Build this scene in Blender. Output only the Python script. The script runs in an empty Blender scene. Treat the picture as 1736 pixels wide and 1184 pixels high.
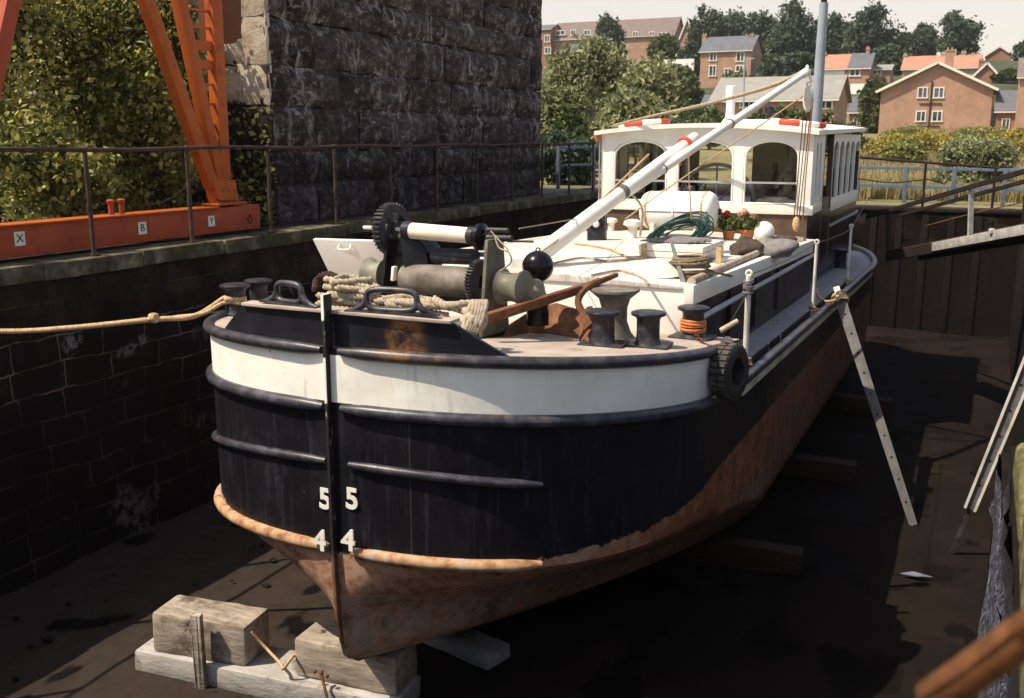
import bpy, bmesh, math, random
import numpy as np
from mathutils import Vector, Matrix
random.seed(7); RNG = np.random.default_rng(7)
R = math.radians
SC = bpy.context.scene
COL = SC.collection

# ------------------------------------------------------------------ camera
F = 1700.0; CX = 868.0; CY = 592.0            # focal length and centre in photograph pixels
TH = math.atan(357 / F); YAW = math.atan(832 / math.hypot(F, 357))
FW = Vector((-math.sin(YAW) * math.cos(TH), math.cos(YAW) * math.cos(TH), -math.sin(TH)))
RT = Vector((math.cos(YAW), math.sin(YAW), 0)); UP = RT.cross(FW)
cam = bpy.data.cameras.new('camera'); camo = bpy.data.objects.new('camera', cam); COL.objects.link(camo)
cam.sensor_width = 36; cam.lens = 36 * F / 1736; cam.clip_start = .05; cam.clip_end = 3000
camo.matrix_world = Matrix(((RT.x, UP.x, -FW.x, 0), (RT.y, UP.y, -FW.y, 0), (RT.z, UP.z, -FW.z, 0), (0, 0, 0, 1)))
cam.dof.use_dof = True; cam.dof.focus_distance = 11.0; cam.dof.aperture_fstop = 3.6
SC.camera = camo

# ------------------------------------------------------------------ light
AZ = R(48); EL = R(56)                          # sun behind-left of the camera
w = bpy.data.worlds.new('World'); SC.world = w; w.use_nodes = True
nt = w.node_tree; N = nt.nodes; L = nt.links
N.clear()
wo = N.new('ShaderNodeOutputWorld'); bg = N.new('ShaderNodeBackground')
sky = N.new('ShaderNodeTexSky'); sky.sky_type = 'NISHITA'; sky.sun_disc = False
sky.sun_elevation = EL; sky.sun_rotation = R(180) + AZ; sky.dust_density = 2.0; sky.air_density = 1.0
tc = N.new('ShaderNodeTexCoord'); sx = N.new('ShaderNodeSeparateXYZ')
mp = N.new('ShaderNodeMapping'); mp.inputs['Scale'].default_value = (1.2, 1.2, 5.0)
nz = N.new('ShaderNodeTexNoise'); nz.inputs['Scale'].default_value = 2.2; nz.inputs['Detail'].default_value = 6
mr = N.new('ShaderNodeMapRange'); mr.inputs[1].default_value = .02; mr.inputs[2].default_value = .40; mr.inputs[3].default_value = 1.0; mr.inputs[4].default_value = 0.0
mr2 = N.new('ShaderNodeMapRange'); mr2.inputs[1].default_value = .52; mr2.inputs[2].default_value = .66
mx = N.new('ShaderNodeMath'); mx.operation = 'MAXIMUM'
cl = N.new('ShaderNodeMix'); cl.data_type = 'RGBA'
cl.inputs[6].default_value = (5.6, 4.95, 4.15, 1); cl.inputs[7].default_value = (4.9, 4.45, 3.9, 1)
mixs = N.new('ShaderNodeMix'); mixs.data_type = 'RGBA'
L.new(tc.outputs['Generated'], sx.inputs[0]); L.new(tc.outputs['Generated'], mp.inputs[0]); L.new(mp.outputs[0], nz.inputs['Vector'])
L.new(sx.outputs[2], mr.inputs[0]); L.new(nz.outputs[0], mr2.inputs[0]); L.new(nz.outputs[0], cl.inputs[0])
L.new(mr.outputs[0], mx.inputs[0]); L.new(mr2.outputs[0], mx.inputs[1])
L.new(mx.outputs[0], mixs.inputs[0]); L.new(sky.outputs[0], mixs.inputs[6]); L.new(cl.outputs[2], mixs.inputs[7])
L.new(mixs.outputs[2], bg.inputs[0]); L.new(bg.outputs[0], wo.inputs[0])
bg.inputs[1].default_value = 0.135
sun = bpy.data.lights.new('sun', 'SUN'); sun.energy = 5.0; sun.angle = R(.5); sun.color = (1, .89, .72)
suno = bpy.data.objects.new('sun', sun); COL.objects.link(suno)
SUND = Vector((-math.sin(AZ) * math.cos(EL), -math.cos(AZ) * math.cos(EL), math.sin(EL)))
suno.rotation_euler = SUND.to_track_quat('Z', 'Y').to_euler()
SC.view_settings.view_transform = 'Standard'; SC.view_settings.look = 'None'
SC.view_settings.exposure = 0.5; SC.view_settings.gamma = 1.0

# ------------------------------------------------------------------ measuring helpers (photograph pixel -> world point)
def ray(px, py): return FW + RT * ((px - CX) / F) - UP * ((py - CY) / F)
def PY(px, py, y): r = ray(px, py); return r * (y / r.y)
def PX(px, py, x): r = ray(px, py); return r * (x / r.x)
def PZ(px, py, z): r = ray(px, py); return r * (z / r.z)

# ------------------------------------------------------------------ mesh helpers
OFF = {}
class MB:
    def __init__(s): s.v = []; s.f = []
    def add(s, vs, fs):
        b = len(s.v); s.v += [tuple(v) for v in vs]; s.f += [tuple(i + b for i in f) for f in fs]; return s
    def box(s, c, d, rot=None, taper=1.0):
        c = Vector(c); hx, hy, hz = d[0] / 2, d[1] / 2, d[2] / 2; vs = []
        for z in (-1, 1):
            k = taper if z > 0 else 1
            for x, y in ((-1, -1), (1, -1), (1, 1), (-1, 1)):
                p = Vector((x * hx * k, y * hy * k, z * hz)); vs.append(c + (rot @ p if rot else p))
        return s.add(vs, [(3, 2, 1, 0), (4, 5, 6, 7), (0, 1, 5, 4), (1, 2, 6, 5), (2, 3, 7, 6), (3, 0, 4, 7)])
    def box2(s, a, b):
        return s.box([(a[i] + b[i]) / 2 for i in range(3)], [abs(b[i] - a[i]) for i in range(3)])
    def bar(s, a, b, w, h, up=(0, 0, 1), w2=None, h2=None):
        a = Vector(a); b = Vector(b); d = (b - a).normalized(); u = Vector(up)
        sd = d.cross(u)
        if sd.length < 1e-4: sd = d.cross(Vector((1, 0, 0)))
        sd.normalize(); u = sd.cross(d)
        vs = []
        for p, ww, hh in ((a, w, h), (b, w2 or w, h2 or h)):
            for x, y in ((-1, -1), (1, -1), (1, 1), (-1, 1)): vs.append(p + sd * (x * ww / 2) + u * (y * hh / 2))
        return s.add(vs, [(3, 2, 1, 0), (4, 5, 6, 7), (0, 1, 5, 4), (1, 2, 6, 5), (2, 3, 7, 6), (3, 0, 4, 7)])
    def tube(s, pts, r, n=8, closed=False, caps=True):
        pts = [Vector(p) for p in pts]; m = len(pts)
        rs = r if isinstance(r, (list, tuple)) else [r] * m
        vs = []; prev = None
        for i, p in enumerate(pts):
            if closed: t = pts[(i + 1) % m] - pts[i - 1]
            else: t = pts[min(i + 1, m - 1)] - pts[max(i - 1, 0)]
            if t.length < 1e-9: t = Vector((0, 0, 1))
            t.normalize()
            if prev is None:
                a = Vector((0, 0, 1)) if abs(t.z) < .9 else Vector((1, 0, 0))
                u = t.cross(a).normalized()
            else:
                u = prev - t * prev.dot(t)
                u = u.normalized() if u.length > 1e-6 else t.orthogonal().normalized()
            prev = u; vv = t.cross(u)
            for k in range(n):
                a = 2 * math.pi * k / n; vs.append(p + (u * math.cos(a) + vv * math.sin(a)) * rs[i])
        fs = []
        for i in range(m if closed else m - 1):
            j = (i + 1) % m
            for k in range(n): fs.append((i * n + k, i * n + (k + 1) % n, j * n + (k + 1) % n, j * n + k))
        if caps and not closed:
            fs.append(tuple(range(n - 1, -1, -1))); fs.append(tuple((m - 1) * n + k for k in range(n)))
        return s.add(vs, fs)
    def cyl(s, a, b, r, r2=None, n=16): return s.tube([a, b], [r, r if r2 is None else r2], n)
    def lathe(s, prof, o=(0, 0, 0), ax=(0, 0, 1), n=24):
        o = Vector(o); ax = Vector(ax).normalized()
        u = ax.orthogonal().normalized(); v = ax.cross(u); vs = []
        for r, h in prof:
            for k in range(n):
                a = 2 * math.pi * k / n; vs.append(o + ax * h + (u * math.cos(a) + v * math.sin(a)) * max(r, 1e-4))
        m = len(prof); fs = []
        for i in range(m - 1):
            for k in range(n): fs.append((i * n + k, i * n + (k + 1) % n, (i + 1) * n + (k + 1) % n, (i + 1) * n + k))
        fs.append(tuple(range(n - 1, -1, -1))); fs.append(tuple((m - 1) * n + k for k in range(n)))
        return s.add(vs, fs)
    def sphere(s, c, r, n=20, m=12):
        c = Vector(c); rr = r if isinstance(r, (tuple, list)) else (r, r, r)
        vs = [c + Vector((0, 0, -rr[2]))]; fs = []
        for i in range(1, m):
            p = -math.pi / 2 + math.pi * i / m
            for k in range(n):
                a = 2 * math.pi * k / n
                vs.append(c + Vector((rr[0] * math.cos(p) * math.cos(a), rr[1] * math.cos(p) * math.sin(a), rr[2] * math.sin(p))))
        vs.append(c + Vector((0, 0, rr[2])))
        for k in range(n): fs.append((0, 1 + (k + 1) % n, 1 + k))
        for i in range(m - 2):
            for k in range(n): fs.append((1 + i * n + k, 1 + i * n + (k + 1) % n, 1 + (i + 1) * n + (k + 1) % n, 1 + (i + 1) * n + k))
        b = 1 + (m - 2) * n
        for k in range(n): fs.append((b + k, b + (k + 1) % n, len(vs) - 1))
        return s.add(vs, fs)
    def prism(s, poly, ext):
        m = len(poly); e = Vector(ext); vs = [Vector(p) for p in poly] + [Vector(p) + e for p in poly]
        fs = [tuple(range(m - 1, -1, -1)), tuple(range(m, 2 * m))] + [(i, (i + 1) % m, m + (i + 1) % m, m + i) for i in range(m)]
        return s.add(vs, fs)
    def torus(s, c, R0, r, ax=(0, 0, 1), n=28, m=10, sx=1.0):
        c = Vector(c); ax = Vector(ax).normalized(); u = ax.orthogonal().normalized(); v = ax.cross(u)
        return s.tube([c + u * (R0 * math.cos(2 * math.pi * k / n)) + v * (R0 * sx * math.sin(2 * math.pi * k / n)) for k in range(n)], r, m, closed=True)
    def gear(s, c, ax, ri, ro, th, teeth, tooth):
        c = Vector(c); ax = Vector(ax).normalized(); u = ax.orthogonal().normalized(); v = ax.cross(u)
        def P(r, a, h): return c + (u * math.cos(a) + v * math.sin(a)) * r + ax * h
        n = teeth * 4; vs = []; fs = []
        for k in range(n):
            a = 2 * math.pi * k / n; rr = ro + (tooth if k % 4 in (0, 1) else 0)
            vs += [P(ri, a, -th / 2), P(rr, a, -th / 2), P(rr, a, th / 2), P(ri, a, th / 2)]
        for k in range(n):
            a = k * 4; b = ((k + 1) % n) * 4
            for q in range(4): fs.append((a + q, a + (q + 1) % 4, b + (q + 1) % 4, b + q))
        return s.add(vs, fs)
    def build(s, name, m, parent=None, smooth=40, bevel=0, local=False, seg=2):
        me = bpy.data.meshes.new(name); me.from_pydata([tuple(v) for v in s.v], [], s.f); me.update()
        if True:
            bm = bmesh.new(); bm.from_mesh(me); bmesh.ops.recalc_face_normals(bm, faces=bm.faces)
            if bevel:
                es = [e for e in bm.edges if len(e.link_faces) == 2 and e.calc_face_angle(0) > R(35)]
                bmesh.ops.bevel(bm, geom=es, offset=bevel, segments=seg, affect='EDGES', profile=.6, clamp_overlap=True)
            bm.to_mesh(me); bm.free()
        if smooth:
            me.shade_smooth(); me.set_sharp_from_angle(angle=R(smooth))
        if m: me.materials.append(m)
        o = bpy.data.objects.new(name, me); COL.objects.link(o)
        if parent is not None: attach(o, parent, local)
        return o
def attach(o, parent, local=False):
    o.parent = parent
    o.location = Vector((0, 0, 0)) if local else -OFF.get(parent, Vector((0, 0, 0)))
    OFF[o] = Vector((0, 0, 0))
def tag(o, label, cat, group=None, kind=None):
    if label: o['label'] = label
    if cat: o['category'] = cat
    if group: o['group'] = group
    if kind: o['kind'] = kind
    return o
def thing(name, loc, label, cat, group=None, rz=0):
    o = bpy.data.objects.new(name, None); COL.objects.link(o); o.location = Vector(loc); o.rotation_euler = (0, 0, rz)
    o.empty_display_size = .2
    OFF[o] = Vector(loc); return tag(o, label, cat, group)
def structure(o): o['kind'] = 'structure'; return o
def smoothpath(pts, sub=8):
    pts = [Vector(p) for p in pts]; out = []
    for i in range(len(pts) - 1):
        p0 = pts[max(i - 1, 0)]; p1 = pts[i]; p2 = pts[i + 1]; p3 = pts[min(i + 2, len(pts) - 1)]
        for k in range(sub):
            t = k / sub
            out.append(.5 * ((2 * p1) + (p2 - p0) * t + (2 * p0 - 5 * p1 + 4 * p2 - p3) * t * t + (3 * p1 - p0 - 3 * p2 + p3) * t ** 3))
    out.append(pts[-1]); return out
def twist(mb, path, r, pitch=.16, n=6):
    """three-strand rope along a path"""
    path = [Vector(p) for p in path]; ds = [0]
    for a, b in zip(path, path[1:]): ds.append(ds[-1] + (b - a).length)
    m = max(4, int(ds[-1] / (pitch / 8))); P = []
    j = 0
    for i in range(m + 1):
        d = ds[-1] * i / m
        while j < len(path) - 2 and ds[j + 1] < d: j += 1
        t = (d - ds[j]) / max(1e-6, ds[j + 1] - ds[j]); P.append((path[j].lerp(path[j + 1], t), d))
    for k in range(3):
        q = []
        for i, (p, d) in enumerate(P):
            t = (P[min(i + 1, m)][0] - P[max(i - 1, 0)][0]).normalized()
            u = t.cross(Vector((.1, .2, 1))).normalized(); v = t.cross(u); a = 2 * math.pi * (d / pitch + k / 3)
            q.append(p + (u * math.cos(a) + v * math.sin(a)) * r * .52)
        mb.tube(q, r * .56, n)
    return mb
def text_mesh(name, s, size, m, parent, loc, rot, ext=.004, sx=1.0, bold=0.0):
    cu = bpy.data.curves.new(name, 'FONT'); cu.body = s; cu.size = size; cu.extrude = ext; cu.align_x = 'CENTER'; cu.align_y = 'CENTER'; cu.offset = bold
    o = bpy.data.objects.new(name, cu); COL.objects.link(o)
    dg = bpy.context.evaluated_depsgraph_get(); me = bpy.data.meshes.new_from_object(o.evaluated_get(dg))
    bpy.data.objects.remove(o); bpy.data.curves.remove(cu)
    M = Matrix.Translation(Vector(loc)) @ rot.to_4x4() @ Matrix.Diagonal((sx, 1, 1, 1)); me.transform(M); me.name = name
    me.materials.clear(); me.materials.append(m)
    t = bpy.data.objects.new(name, me); COL.objects.link(t)
    if parent is not None: attach(t, parent)
    return t
def rotm(x=0, y=0, z=0): return (Matrix.Rotation(R(z), 3, 'Z') @ Matrix.Rotation(R(y), 3, 'Y') @ Matrix.Rotation(R(x), 3, 'X'))

# ------------------------------------------------------------------ materials
def s_is_math(x): return x.bl_idname == "ShaderNodeMath"
class G:
    """tiny node-graph builder"""
    def __init__(s, name):
        s.m = bpy.data.materials.new(name); s.m.use_nodes = True; s.n = s.m.node_tree.nodes; s.l = s.m.node_tree.links
        s.b = s.n['Principled BSDF']; s.out = s.n['Material Output']
        s.tc = s.n.new('ShaderNodeTexCoord'); s.co = s.tc.outputs['Object']
    def new(s, t, **kw):
        x = s.n.new(t)
        for k, v in kw.items():
            if k.startswith('_'): setattr(x, k[1:], v)
            else:
                x.inputs[k.replace('__', ' ') if not k.isdigit() else int(k)].default_value = v
        return x
    def link(s, a, b): s.l.new(a, b)
    def noise(s, scale, detail=5, rough=.6, stretch=None, dist=0):
        x = s.new('ShaderNodeTexNoise'); x.inputs['Scale'].default_value = scale; x.inputs['Detail'].default_value = detail
        x.inputs['Roughness'].default_value = rough; x.inputs['Distortion'].default_value = dist
        co = s.co
        if stretch:
            mp = s.new('ShaderNodeMapping'); mp.inputs['Scale'].default_value = stretch; s.link(s.co, mp.inputs[0]); co = mp.outputs[0]
        s.link(co, x.inputs['Vector']); return x.outputs[0]
    def ramp(s, fac, stops, interp='LINEAR'):
        x = s.new('ShaderNodeValToRGB'); e = x.color_ramp.elements; x.color_ramp.interpolation = interp
        while len(e) < len(stops): e.new(.5)
        for i, (p, c) in enumerate(stops):
            e[i].position = p; e[i].color = (c[0], c[1], c[2], 1) if not isinstance(c, (int, float)) else (c, c, c, 1)
        s.link(fac, x.inputs[0]); return x.outputs[0]
    def mix(s, fac, a, b, mode='MIX'):
        x = s.new('ShaderNodeMix'); x.data_type = 'RGBA'; x.blend_type = mode
        for i, v in ((0, fac), (6, a), (7, b)):
            if isinstance(v, (int, float)): x.inputs[i].default_value = v if (i == 0 or s_is_math(x)) else (v, v, v, 1)
            elif isinstance(v, tuple): x.inputs[i].default_value = (*v[:3], 1)
            else: s.link(v, x.inputs[i])
        return x.outputs[2]
    def math(s, op, a, b=0.0, c=None):
        x = s.new('ShaderNodeMath'); x.operation = op
        for i, v in ((0, a), (1, b), (2, c)):
            if v is None: continue
            if isinstance(v, (int, float)): x.inputs[i].default_value = v if (i == 0 or s_is_math(x)) else (v, v, v, 1)
            else: s.link(v, x.inputs[i])
        return x.outputs[0]
    def xyz(s):
        x = s.new('ShaderNodeSeparateXYZ'); s.link(s.co, x.inputs[0]); return x.outputs
    def step(s, v, a, b):
        x = s.new('ShaderNodeMapRange'); x.interpolation_type = 'SMOOTHSTEP'
        x.inputs[1].default_value = a; x.inputs[2].default_value = b; s.link(v, x.inputs[0]); return x.outputs[0]
    def bump(s, h, strength=.4, dist=.02, prev=None):
        x = s.new('ShaderNodeBump'); x.inputs['Strength'].default_value = strength; x.inputs['Distance'].default_value = dist
        s.link(h, x.inputs['Height'])
        if prev: s.link(prev, x.inputs['Normal'])
        s.link(x.outputs[0], s.b.inputs['Normal']); return x.outputs[0]
    def fin(s, col=None, rough=.7, metal=0, spec=.5):
        if col is not None:
            if isinstance(col, tuple): s.b.inputs['Base Color'].default_value = (*col[:3], 1)
            else: s.link(col, s.b.inputs['Base Color'])
        if isinstance(rough, (int, float)): s.b.inputs['Roughness'].default_value = rough
        else: s.link(rough, s.b.inputs['Roughness'])
        s.b.inputs['Metallic'].default_value = metal; s.b.inputs['Specular IOR Level'].default_value = spec
        return s.m
def surf(name, stops, scale=6, rough=.7, bump=.2, bscale=40, bdist=.01, metal=0, spec=.22, stretch=None, detail=6, extra=None):
    g = G(name); n = g.noise(scale, detail, .62, stretch); c = g.ramp(n, stops)
    if extra:   # (colour, scale, lo, hi): patches of another colour
        for (col, sc, lo, hi, *pos) in extra:
            k_ = g.step(g.noise(sc, 7, .68), lo, hi)
            if pos: k_ = g.math('MULTIPLY', k_, g.step(g.math('ABSOLUTE', g.math('SUBTRACT', g.math('MULTIPLY_ADD', g.noise(3, 4), .3, g.xyz()[0]), pos[0] + .15)), pos[1], pos[1] * .25))
            c = g.mix(k_, c, col)
    if bump: g.bump(g.noise(bscale, 4, .6, stretch), bump, bdist)
    return g.fin(c, rough, metal, spec)
M = {}
M['white'] = surf('white_paint', [(.3, (.68, .65, .57)), (.55, (.8, .78, .71)), (.8, (.84, .82, .76))], 3, .45, .08, 60, .004, extra=[((.30, .17, .08), 9, .70, .80)])
M['white_clean'] = surf('white_gloss_paint', [(.3, (.74, .72, .66)), (.7, (.84, .82, .77))], 2.5, .4, .05, 50, .003)
M['dirty_white'] = surf('dirty_white_paint', [(.3, (.48, .44, .37)), (.55, (.7, .67, .6)), (.75, (.78, .75, .69))], 4, .6, .15, 50, .006, extra=[((.25, .16, .09), 14, .62, .75)])
M['black'] = surf('black_paint', [(.3, (.006, .005, .005)), (.6, (.011, .010, .010)), (.8, (.022, .020, .020))], 5, .35, .15, 50, .004, extra=[((.10, .05, .025), 11, .70, .82)])
M['black_gloss'] = surf('black_gloss_paint', [(.3, (.005, .0045, .005)), (.8, (.010, .009, .010))], 4, .25, .05, 40, .003)
M['rail_black'] = surf('worn_black_rail', [(.3, (.013, .012, .014)), (.5, (.036, .035, .043)), (.72, (.095, .088, .095))], 8, .36, .25, 60, .006, spec=.4, extra=[((.16, .07, .025), 5, .60, .72)])
M['rail_stained'] = surf('stained_black_rail', [(.3, (.013, .012, .014)), (.5, (.034, .032, .038)), (.72, (.085, .078, .08))], 8, .38, .25, 60, .006, spec=.4, extra=[((.16, .07, .025), 5, .60, .72), ((.20, .10, .04), 6, .42, .60, -3.72, .34)])
M['pitch_timber'] = surf('pitch_black_timber', [(.3, (.004, .003, .0025)), (.7, (.011, .008, .0065))], 6, .9, .3, 15, .01, stretch=(5, 5, .5))
M['hand_steel'] = surf('bare_steel', [(.3, (.25, .25, .26)), (.7, (.40, .40, .41))], 8, .45, .1, 60, .003)
M['iron'] = surf('weathered_iron', [(.3, (.02, .018, .018)), (.55, (.055, .05, .048)), (.8, (.11, .09, .075))], 9, .45, .3, 60, .006, metal=.2)
M['rust'] = surf('rusty_steel', [(.25, (.05, .02, .011)), (.5, (.13, .055, .025)), (.75, (.23, .11, .05))], 7, .8, .4, 50, .008)
M['pale_rust'] = surf('rusty_rail', [(.3, (.18, .08, .035)), (.5, (.40, .23, .12)), (.7, (.50, .36, .22))], 9, .75, .35, 60, .006, extra=[((.30, .30, .34), 3, .56, .66)])
M['rail_pipe'] = surf('rusty_handrail', [(.3, (.03, .019, .015)), (.6, (.075, .045, .032)), (.8, (.15, .10, .07))], 8, .7, .2, 60, .004)
M['brown_pipe'] = surf('brown_handrail', [(.3, (.045, .018, .007)), (.5, (.105, .042, .015)), (.75, (.17, .072, .028))], 16, .6, .3, 70, .004)
M['orange'] = surf('orange_paint', [(.3, (.33, .068, .013)), (.7, (.44, .100, .020))], 3, .5, .12, 50, .004, extra=[((.22, .045, .012), 4, .55, .72), ((.14, .05, .025), 10, .66, .76)])
M['orange_red'] = surf('faded_orange_paint', [(.3, (.27, .048, .020)), (.7, (.36, .070, .030))], 2, .6, .12, 50, .004, extra=[((.17, .04, .02), 6, .58, .72), ((.10, .04, .02), 9, .66, .74)])
M['rope'] = surf('manila_rope', [(.3, (.32, .20, .10)), (.7, (.60, .42, .24))], 30, .9, .3, 120, .004)
M['pale_rope'] = surf('bleached_rope', [(.3, (.22, .17, .11)), (.7, (.46, .39, .29))], 25, .9, .3, 120, .005)
M['orange_rope'] = surf('orange_rope', [(.3, (.38, .12, .04)), (.7, (.58, .22, .08))], 30, .85, .2, 120, .003)
M['green_hose'] = surf('green_hose', [(.3, (.006, .030, .028)), (.7, (.014, .062, .058))], 10, .4, 0)
M['concrete'] = surf('old_concrete', [(.3, (.22, .195, .16)), (.55, (.36, .32, .27)), (.75, (.46, .42, .36))], 6, .9, .5, 25, .02, extra=[((.10, .085, .065), 3.5, .56, .7)])
M['timber'] = surf('weathered_timber', [(.3, (.16, .125, .09)), (.55, (.32, .27, .215)), (.75, (.44, .39, .32))], 3, .9, .45, 9, .014, stretch=(.9, 4, 4), extra=[((.10, .075, .055), 2.2, .50, .66), ((.03, .024, .02), 3.4, .62, .70)])
M['white_timber'] = surf('whitened_timber', [(.3, (.25, .235, .21)), (.6, (.38, .36, .335)), (.8, (.47, .45, .42))], 3, .85, .5, 10, .015, stretch=(1, 3, 3), extra=[((.13, .10, .075), 2.6, .52, .68), ((.04, .032, .026), 5, .64, .72)])
M['brown_timber'] = surf('brown_timber', [(.3, (.020, .011, .007)), (.7, (.055, .032, .02))], 6, .85, .3, 15, .01, stretch=(.5, 5, 5))
M['deck_board'] = surf('pale_deck_boards', [(.3, (.30, .24, .19)), (.6, (.40, .33, .275)), (.8, (.47, .41, .35))], 3, .8, .15, 30, .006, extra=[((.20, .14, .10), 4, .54, .74), ((.10, .07, .05), 10, .66, .76)])
M['side_deck'] = surf('grey_side_deck', [(.3, (.20, .18, .19)), (.7, (.34, .31, .32))], 5, .6, .15, 40, .004, extra=[((.20, .10, .06), 9, .66, .78)])
M['galv'] = surf('galvanised_steel', [(.3, (.09, .088, .088)), (.7, (.17, .165, .165))], 8, .5, .1, 60, .003, metal=.1)
M['blue_steel'] = surf('blue_grey_fence_paint', [(.3, (.07, .088, .12)), (.7, (.125, .15, .195))], 4, .55, .1, 50, .003)
M['pole_grey'] = surf('grey_pole_paint', [(.3, (.25, .29, .33)), (.7, (.33, .37, .41))], 2, .5, .05, 50, .003)
M['dark_steel'] = surf('dark_rusty_steel', [(.3, (.010, .007, .007)), (.7, (.026, .018, .015))], 6, .7, .2, 50, .004)
M['rubber'] = surf('worn_tyre_rubber', [(.3, (.018, .015, .013)), (.7, (.05, .042, .036))], 9, .75, .3, 50, .006)
M['tread'] = surf('tyre_tread', [(.3, (.03, .026, .022)), (.7, (.11, .098, .082))], 9, .8, .3, 50, .006)
M['brown_panel'] = surf('brown_varnished_panel', [(.3, (.07, .042, .026)), (.7, (.13, .085, .055))], 3, .5, .1, 30, .004)
M['red'] = surf('red_paint', [(.3, (.45, .05, .03)), (.7, (.62, .09, .05))], 6, .5, .05)
M['terracotta'] = surf('terracotta', [(.3, (.38, .13, .05)), (.7, (.52, .20, .085))], 12, .8, .1)
M['canvas'] = surf('grey_canvas', [(.3, (.12, .11, .11)), (.7, (.24, .22, .21))], 8, .85, .4, 20, .02)
M['dark_rag'] = surf('dark_brown_canvas', [(.3, (.03, .022, .018)), (.7, (.075, .055, .045))], 8, .9, .4, 20, .02)
M['drum_wood'] = surf('cream_drum', [(.3, (.58, .50, .38)), (.7, (.78, .72, .60))], 4, .6, .15, 30, .004, stretch=(1, 8, 8))
M['drum_grey'] = surf('grey_drum', [(.3, (.065, .055, .044)), (.55, (.17, .145, .118)), (.75, (.30, .265, .22))], 4, .55, .2, 30, .004)
M['green_grey'] = surf('green_grey_paint', [(.3, (.15, .15, .11)), (.7, (.30, .29, .22))], 6, .5, .15, 40, .004)
M['olive_grey'] = surf('olive_grey_paint', [(.3, (.075, .070, .05)), (.6, (.15, .14, .105)), (.8, (.24, .22, .17))], 5, .5, .2, 40, .005)
M['cream'] = surf('cream_gloss_paint', [(.3, (.70, .66, .56)), (.7, (.82, .78, .69))], 3, .35, .04, 50, .002)
M['plate_white'] = surf('white_plate', [(.3, (.60, .57, .48)), (.7, (.74, .71, .62))], 12, .5, 0)
M['ink'] = surf('black_lettering', [(.3, (.02, .018, .014)), (.7, (.035, .03, .02))], 10, .5, 0)
M['mark_white'] = surf('white_lettering', [(.3, (.66, .62, .52)), (.7, (.80, .78, .70))], 10, .55, 0)
def glass(name, dark=.35, gl=.12):
    g = G(name); g.n.remove(g.b)
    tr = g.new('ShaderNodeBsdfTransparent'); tr.inputs[0].default_value = (dark, dark, dark * .97, 1)
    gs = g.new('ShaderNodeBsdfGlossy'); gs.inputs['Roughness'].default_value = .02
    fr = g.new('ShaderNodeFresnel'); fr.inputs[0].default_value = 1.5
    mx = g.new('ShaderNodeMixShader'); g.link(fr.outputs[0], mx.inputs[0]); g.link(tr.outputs[0], mx.inputs[1]); g.link(gs.outputs[0], mx.inputs[2])
    g.link(mx.outputs[0], g.out.inputs[0]); return g.m
M['glass'] = glass('window_glass', .95)
M['pane'] = surf('dark_house_pane', [(.4, (.03, .035, .045)), (.6, (.10, .115, .14))], .8, .08, 0)
def leafmat(name, dark, mid, light, rough=.55, tr=.3):
    g = G(name); ge = g.new('ShaderNodeNewGeometry')
    c = g.ramp(ge.outputs['Random Per Island'], [(0, dark), (.5, mid), (1, light)])
    big = g.noise(.55, 3, .5); c = g.mix(g.step(big, .40, .62), c, g.mix(.5, c, light))
    g.fin(c, rough, 0, .15)
    t = g.new('ShaderNodeBsdfTranslucent'); g.link(c, t.inputs[0])
    mx = g.new('ShaderNodeMixShader'); mx.inputs[0].default_value = tr
    g.link(g.b.outputs[0], mx.inputs[1]); g.link(t.outputs[0], mx.inputs[2]); g.link(mx.outputs[0], g.out.inputs[0]); return g.m
M['leaf_near'] = leafmat('yellow_green_leaves', (.024, .030, .008), (.115, .135, .030), (.46, .43, .13))
M['leaf_willow'] = leafmat('grey_willow_leaves', (.085, .105, .045), (.20, .225, .10), (.38, .38, .20))
M['leaf_dark'] = leafmat('dark_green_leaves', (.026, .044, .030), (.058, .088, .055), (.12, .15, .09))
M['leaf_mid'] = leafmat('green_leaves', (.03, .048, .015), (.07, .10, .032), (.14, .16, .06))
M['leaf_yellow'] = leafmat('yellow_flower_tops', (.14, .12, .03), (.30, .25, .06), (.48, .38, .07))
M['leaf_gold'] = leafmat('dry_meadow_grass', (.16, .13, .05), (.30, .25, .11), (.44, .36, .19))
M['bark'] = surf('bark', [(.3, (.035, .026, .018)), (.7, (.11, .085, .06))], 8, .9, .5, 20, .02)
M['flower'] = leafmat('pink_geranium_petals', (.45, .12, .08), (.62, .22, .17), (.75, .38, .30))
M['flower_red'] = leafmat('red_geranium_petals', (.12, .008, .008), (.22, .015, .014), (.32, .03, .02))
def brick_far(name, a, b, c):
    g = G(name); n = g.noise(1.4, 6, .7); col = g.ramp(n, [(.3, a), (.55, b), (.8, c)])
    fine = g.noise(9, 4, .7, (1, 1, 3)); col = g.mix(g.step(fine, .38, .66), g.mix(.6, col, tuple(v * .55 for v in a)), col); col = g.mix(g.math('MULTIPLY', g.step(g.noise(.45, 5, .7), .45, .65), .35), col, tuple(v * .6 for v in a))
    g.bump(g.noise(20, 3), .3, .02); return g.fin(col, .9)
M['brick'] = brick_far('orange_brick', (.37, .21, .14), (.47, .285, .195), (.54, .35, .25))
M['brick_red'] = brick_far('red_brick', (.25, .12, .08), (.34, .175, .115), (.40, .22, .15))
M['brick_pale'] = brick_far('buff_brick', (.42, .32, .22), (.50, .40, .29), (.56, .46, .35))
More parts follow.
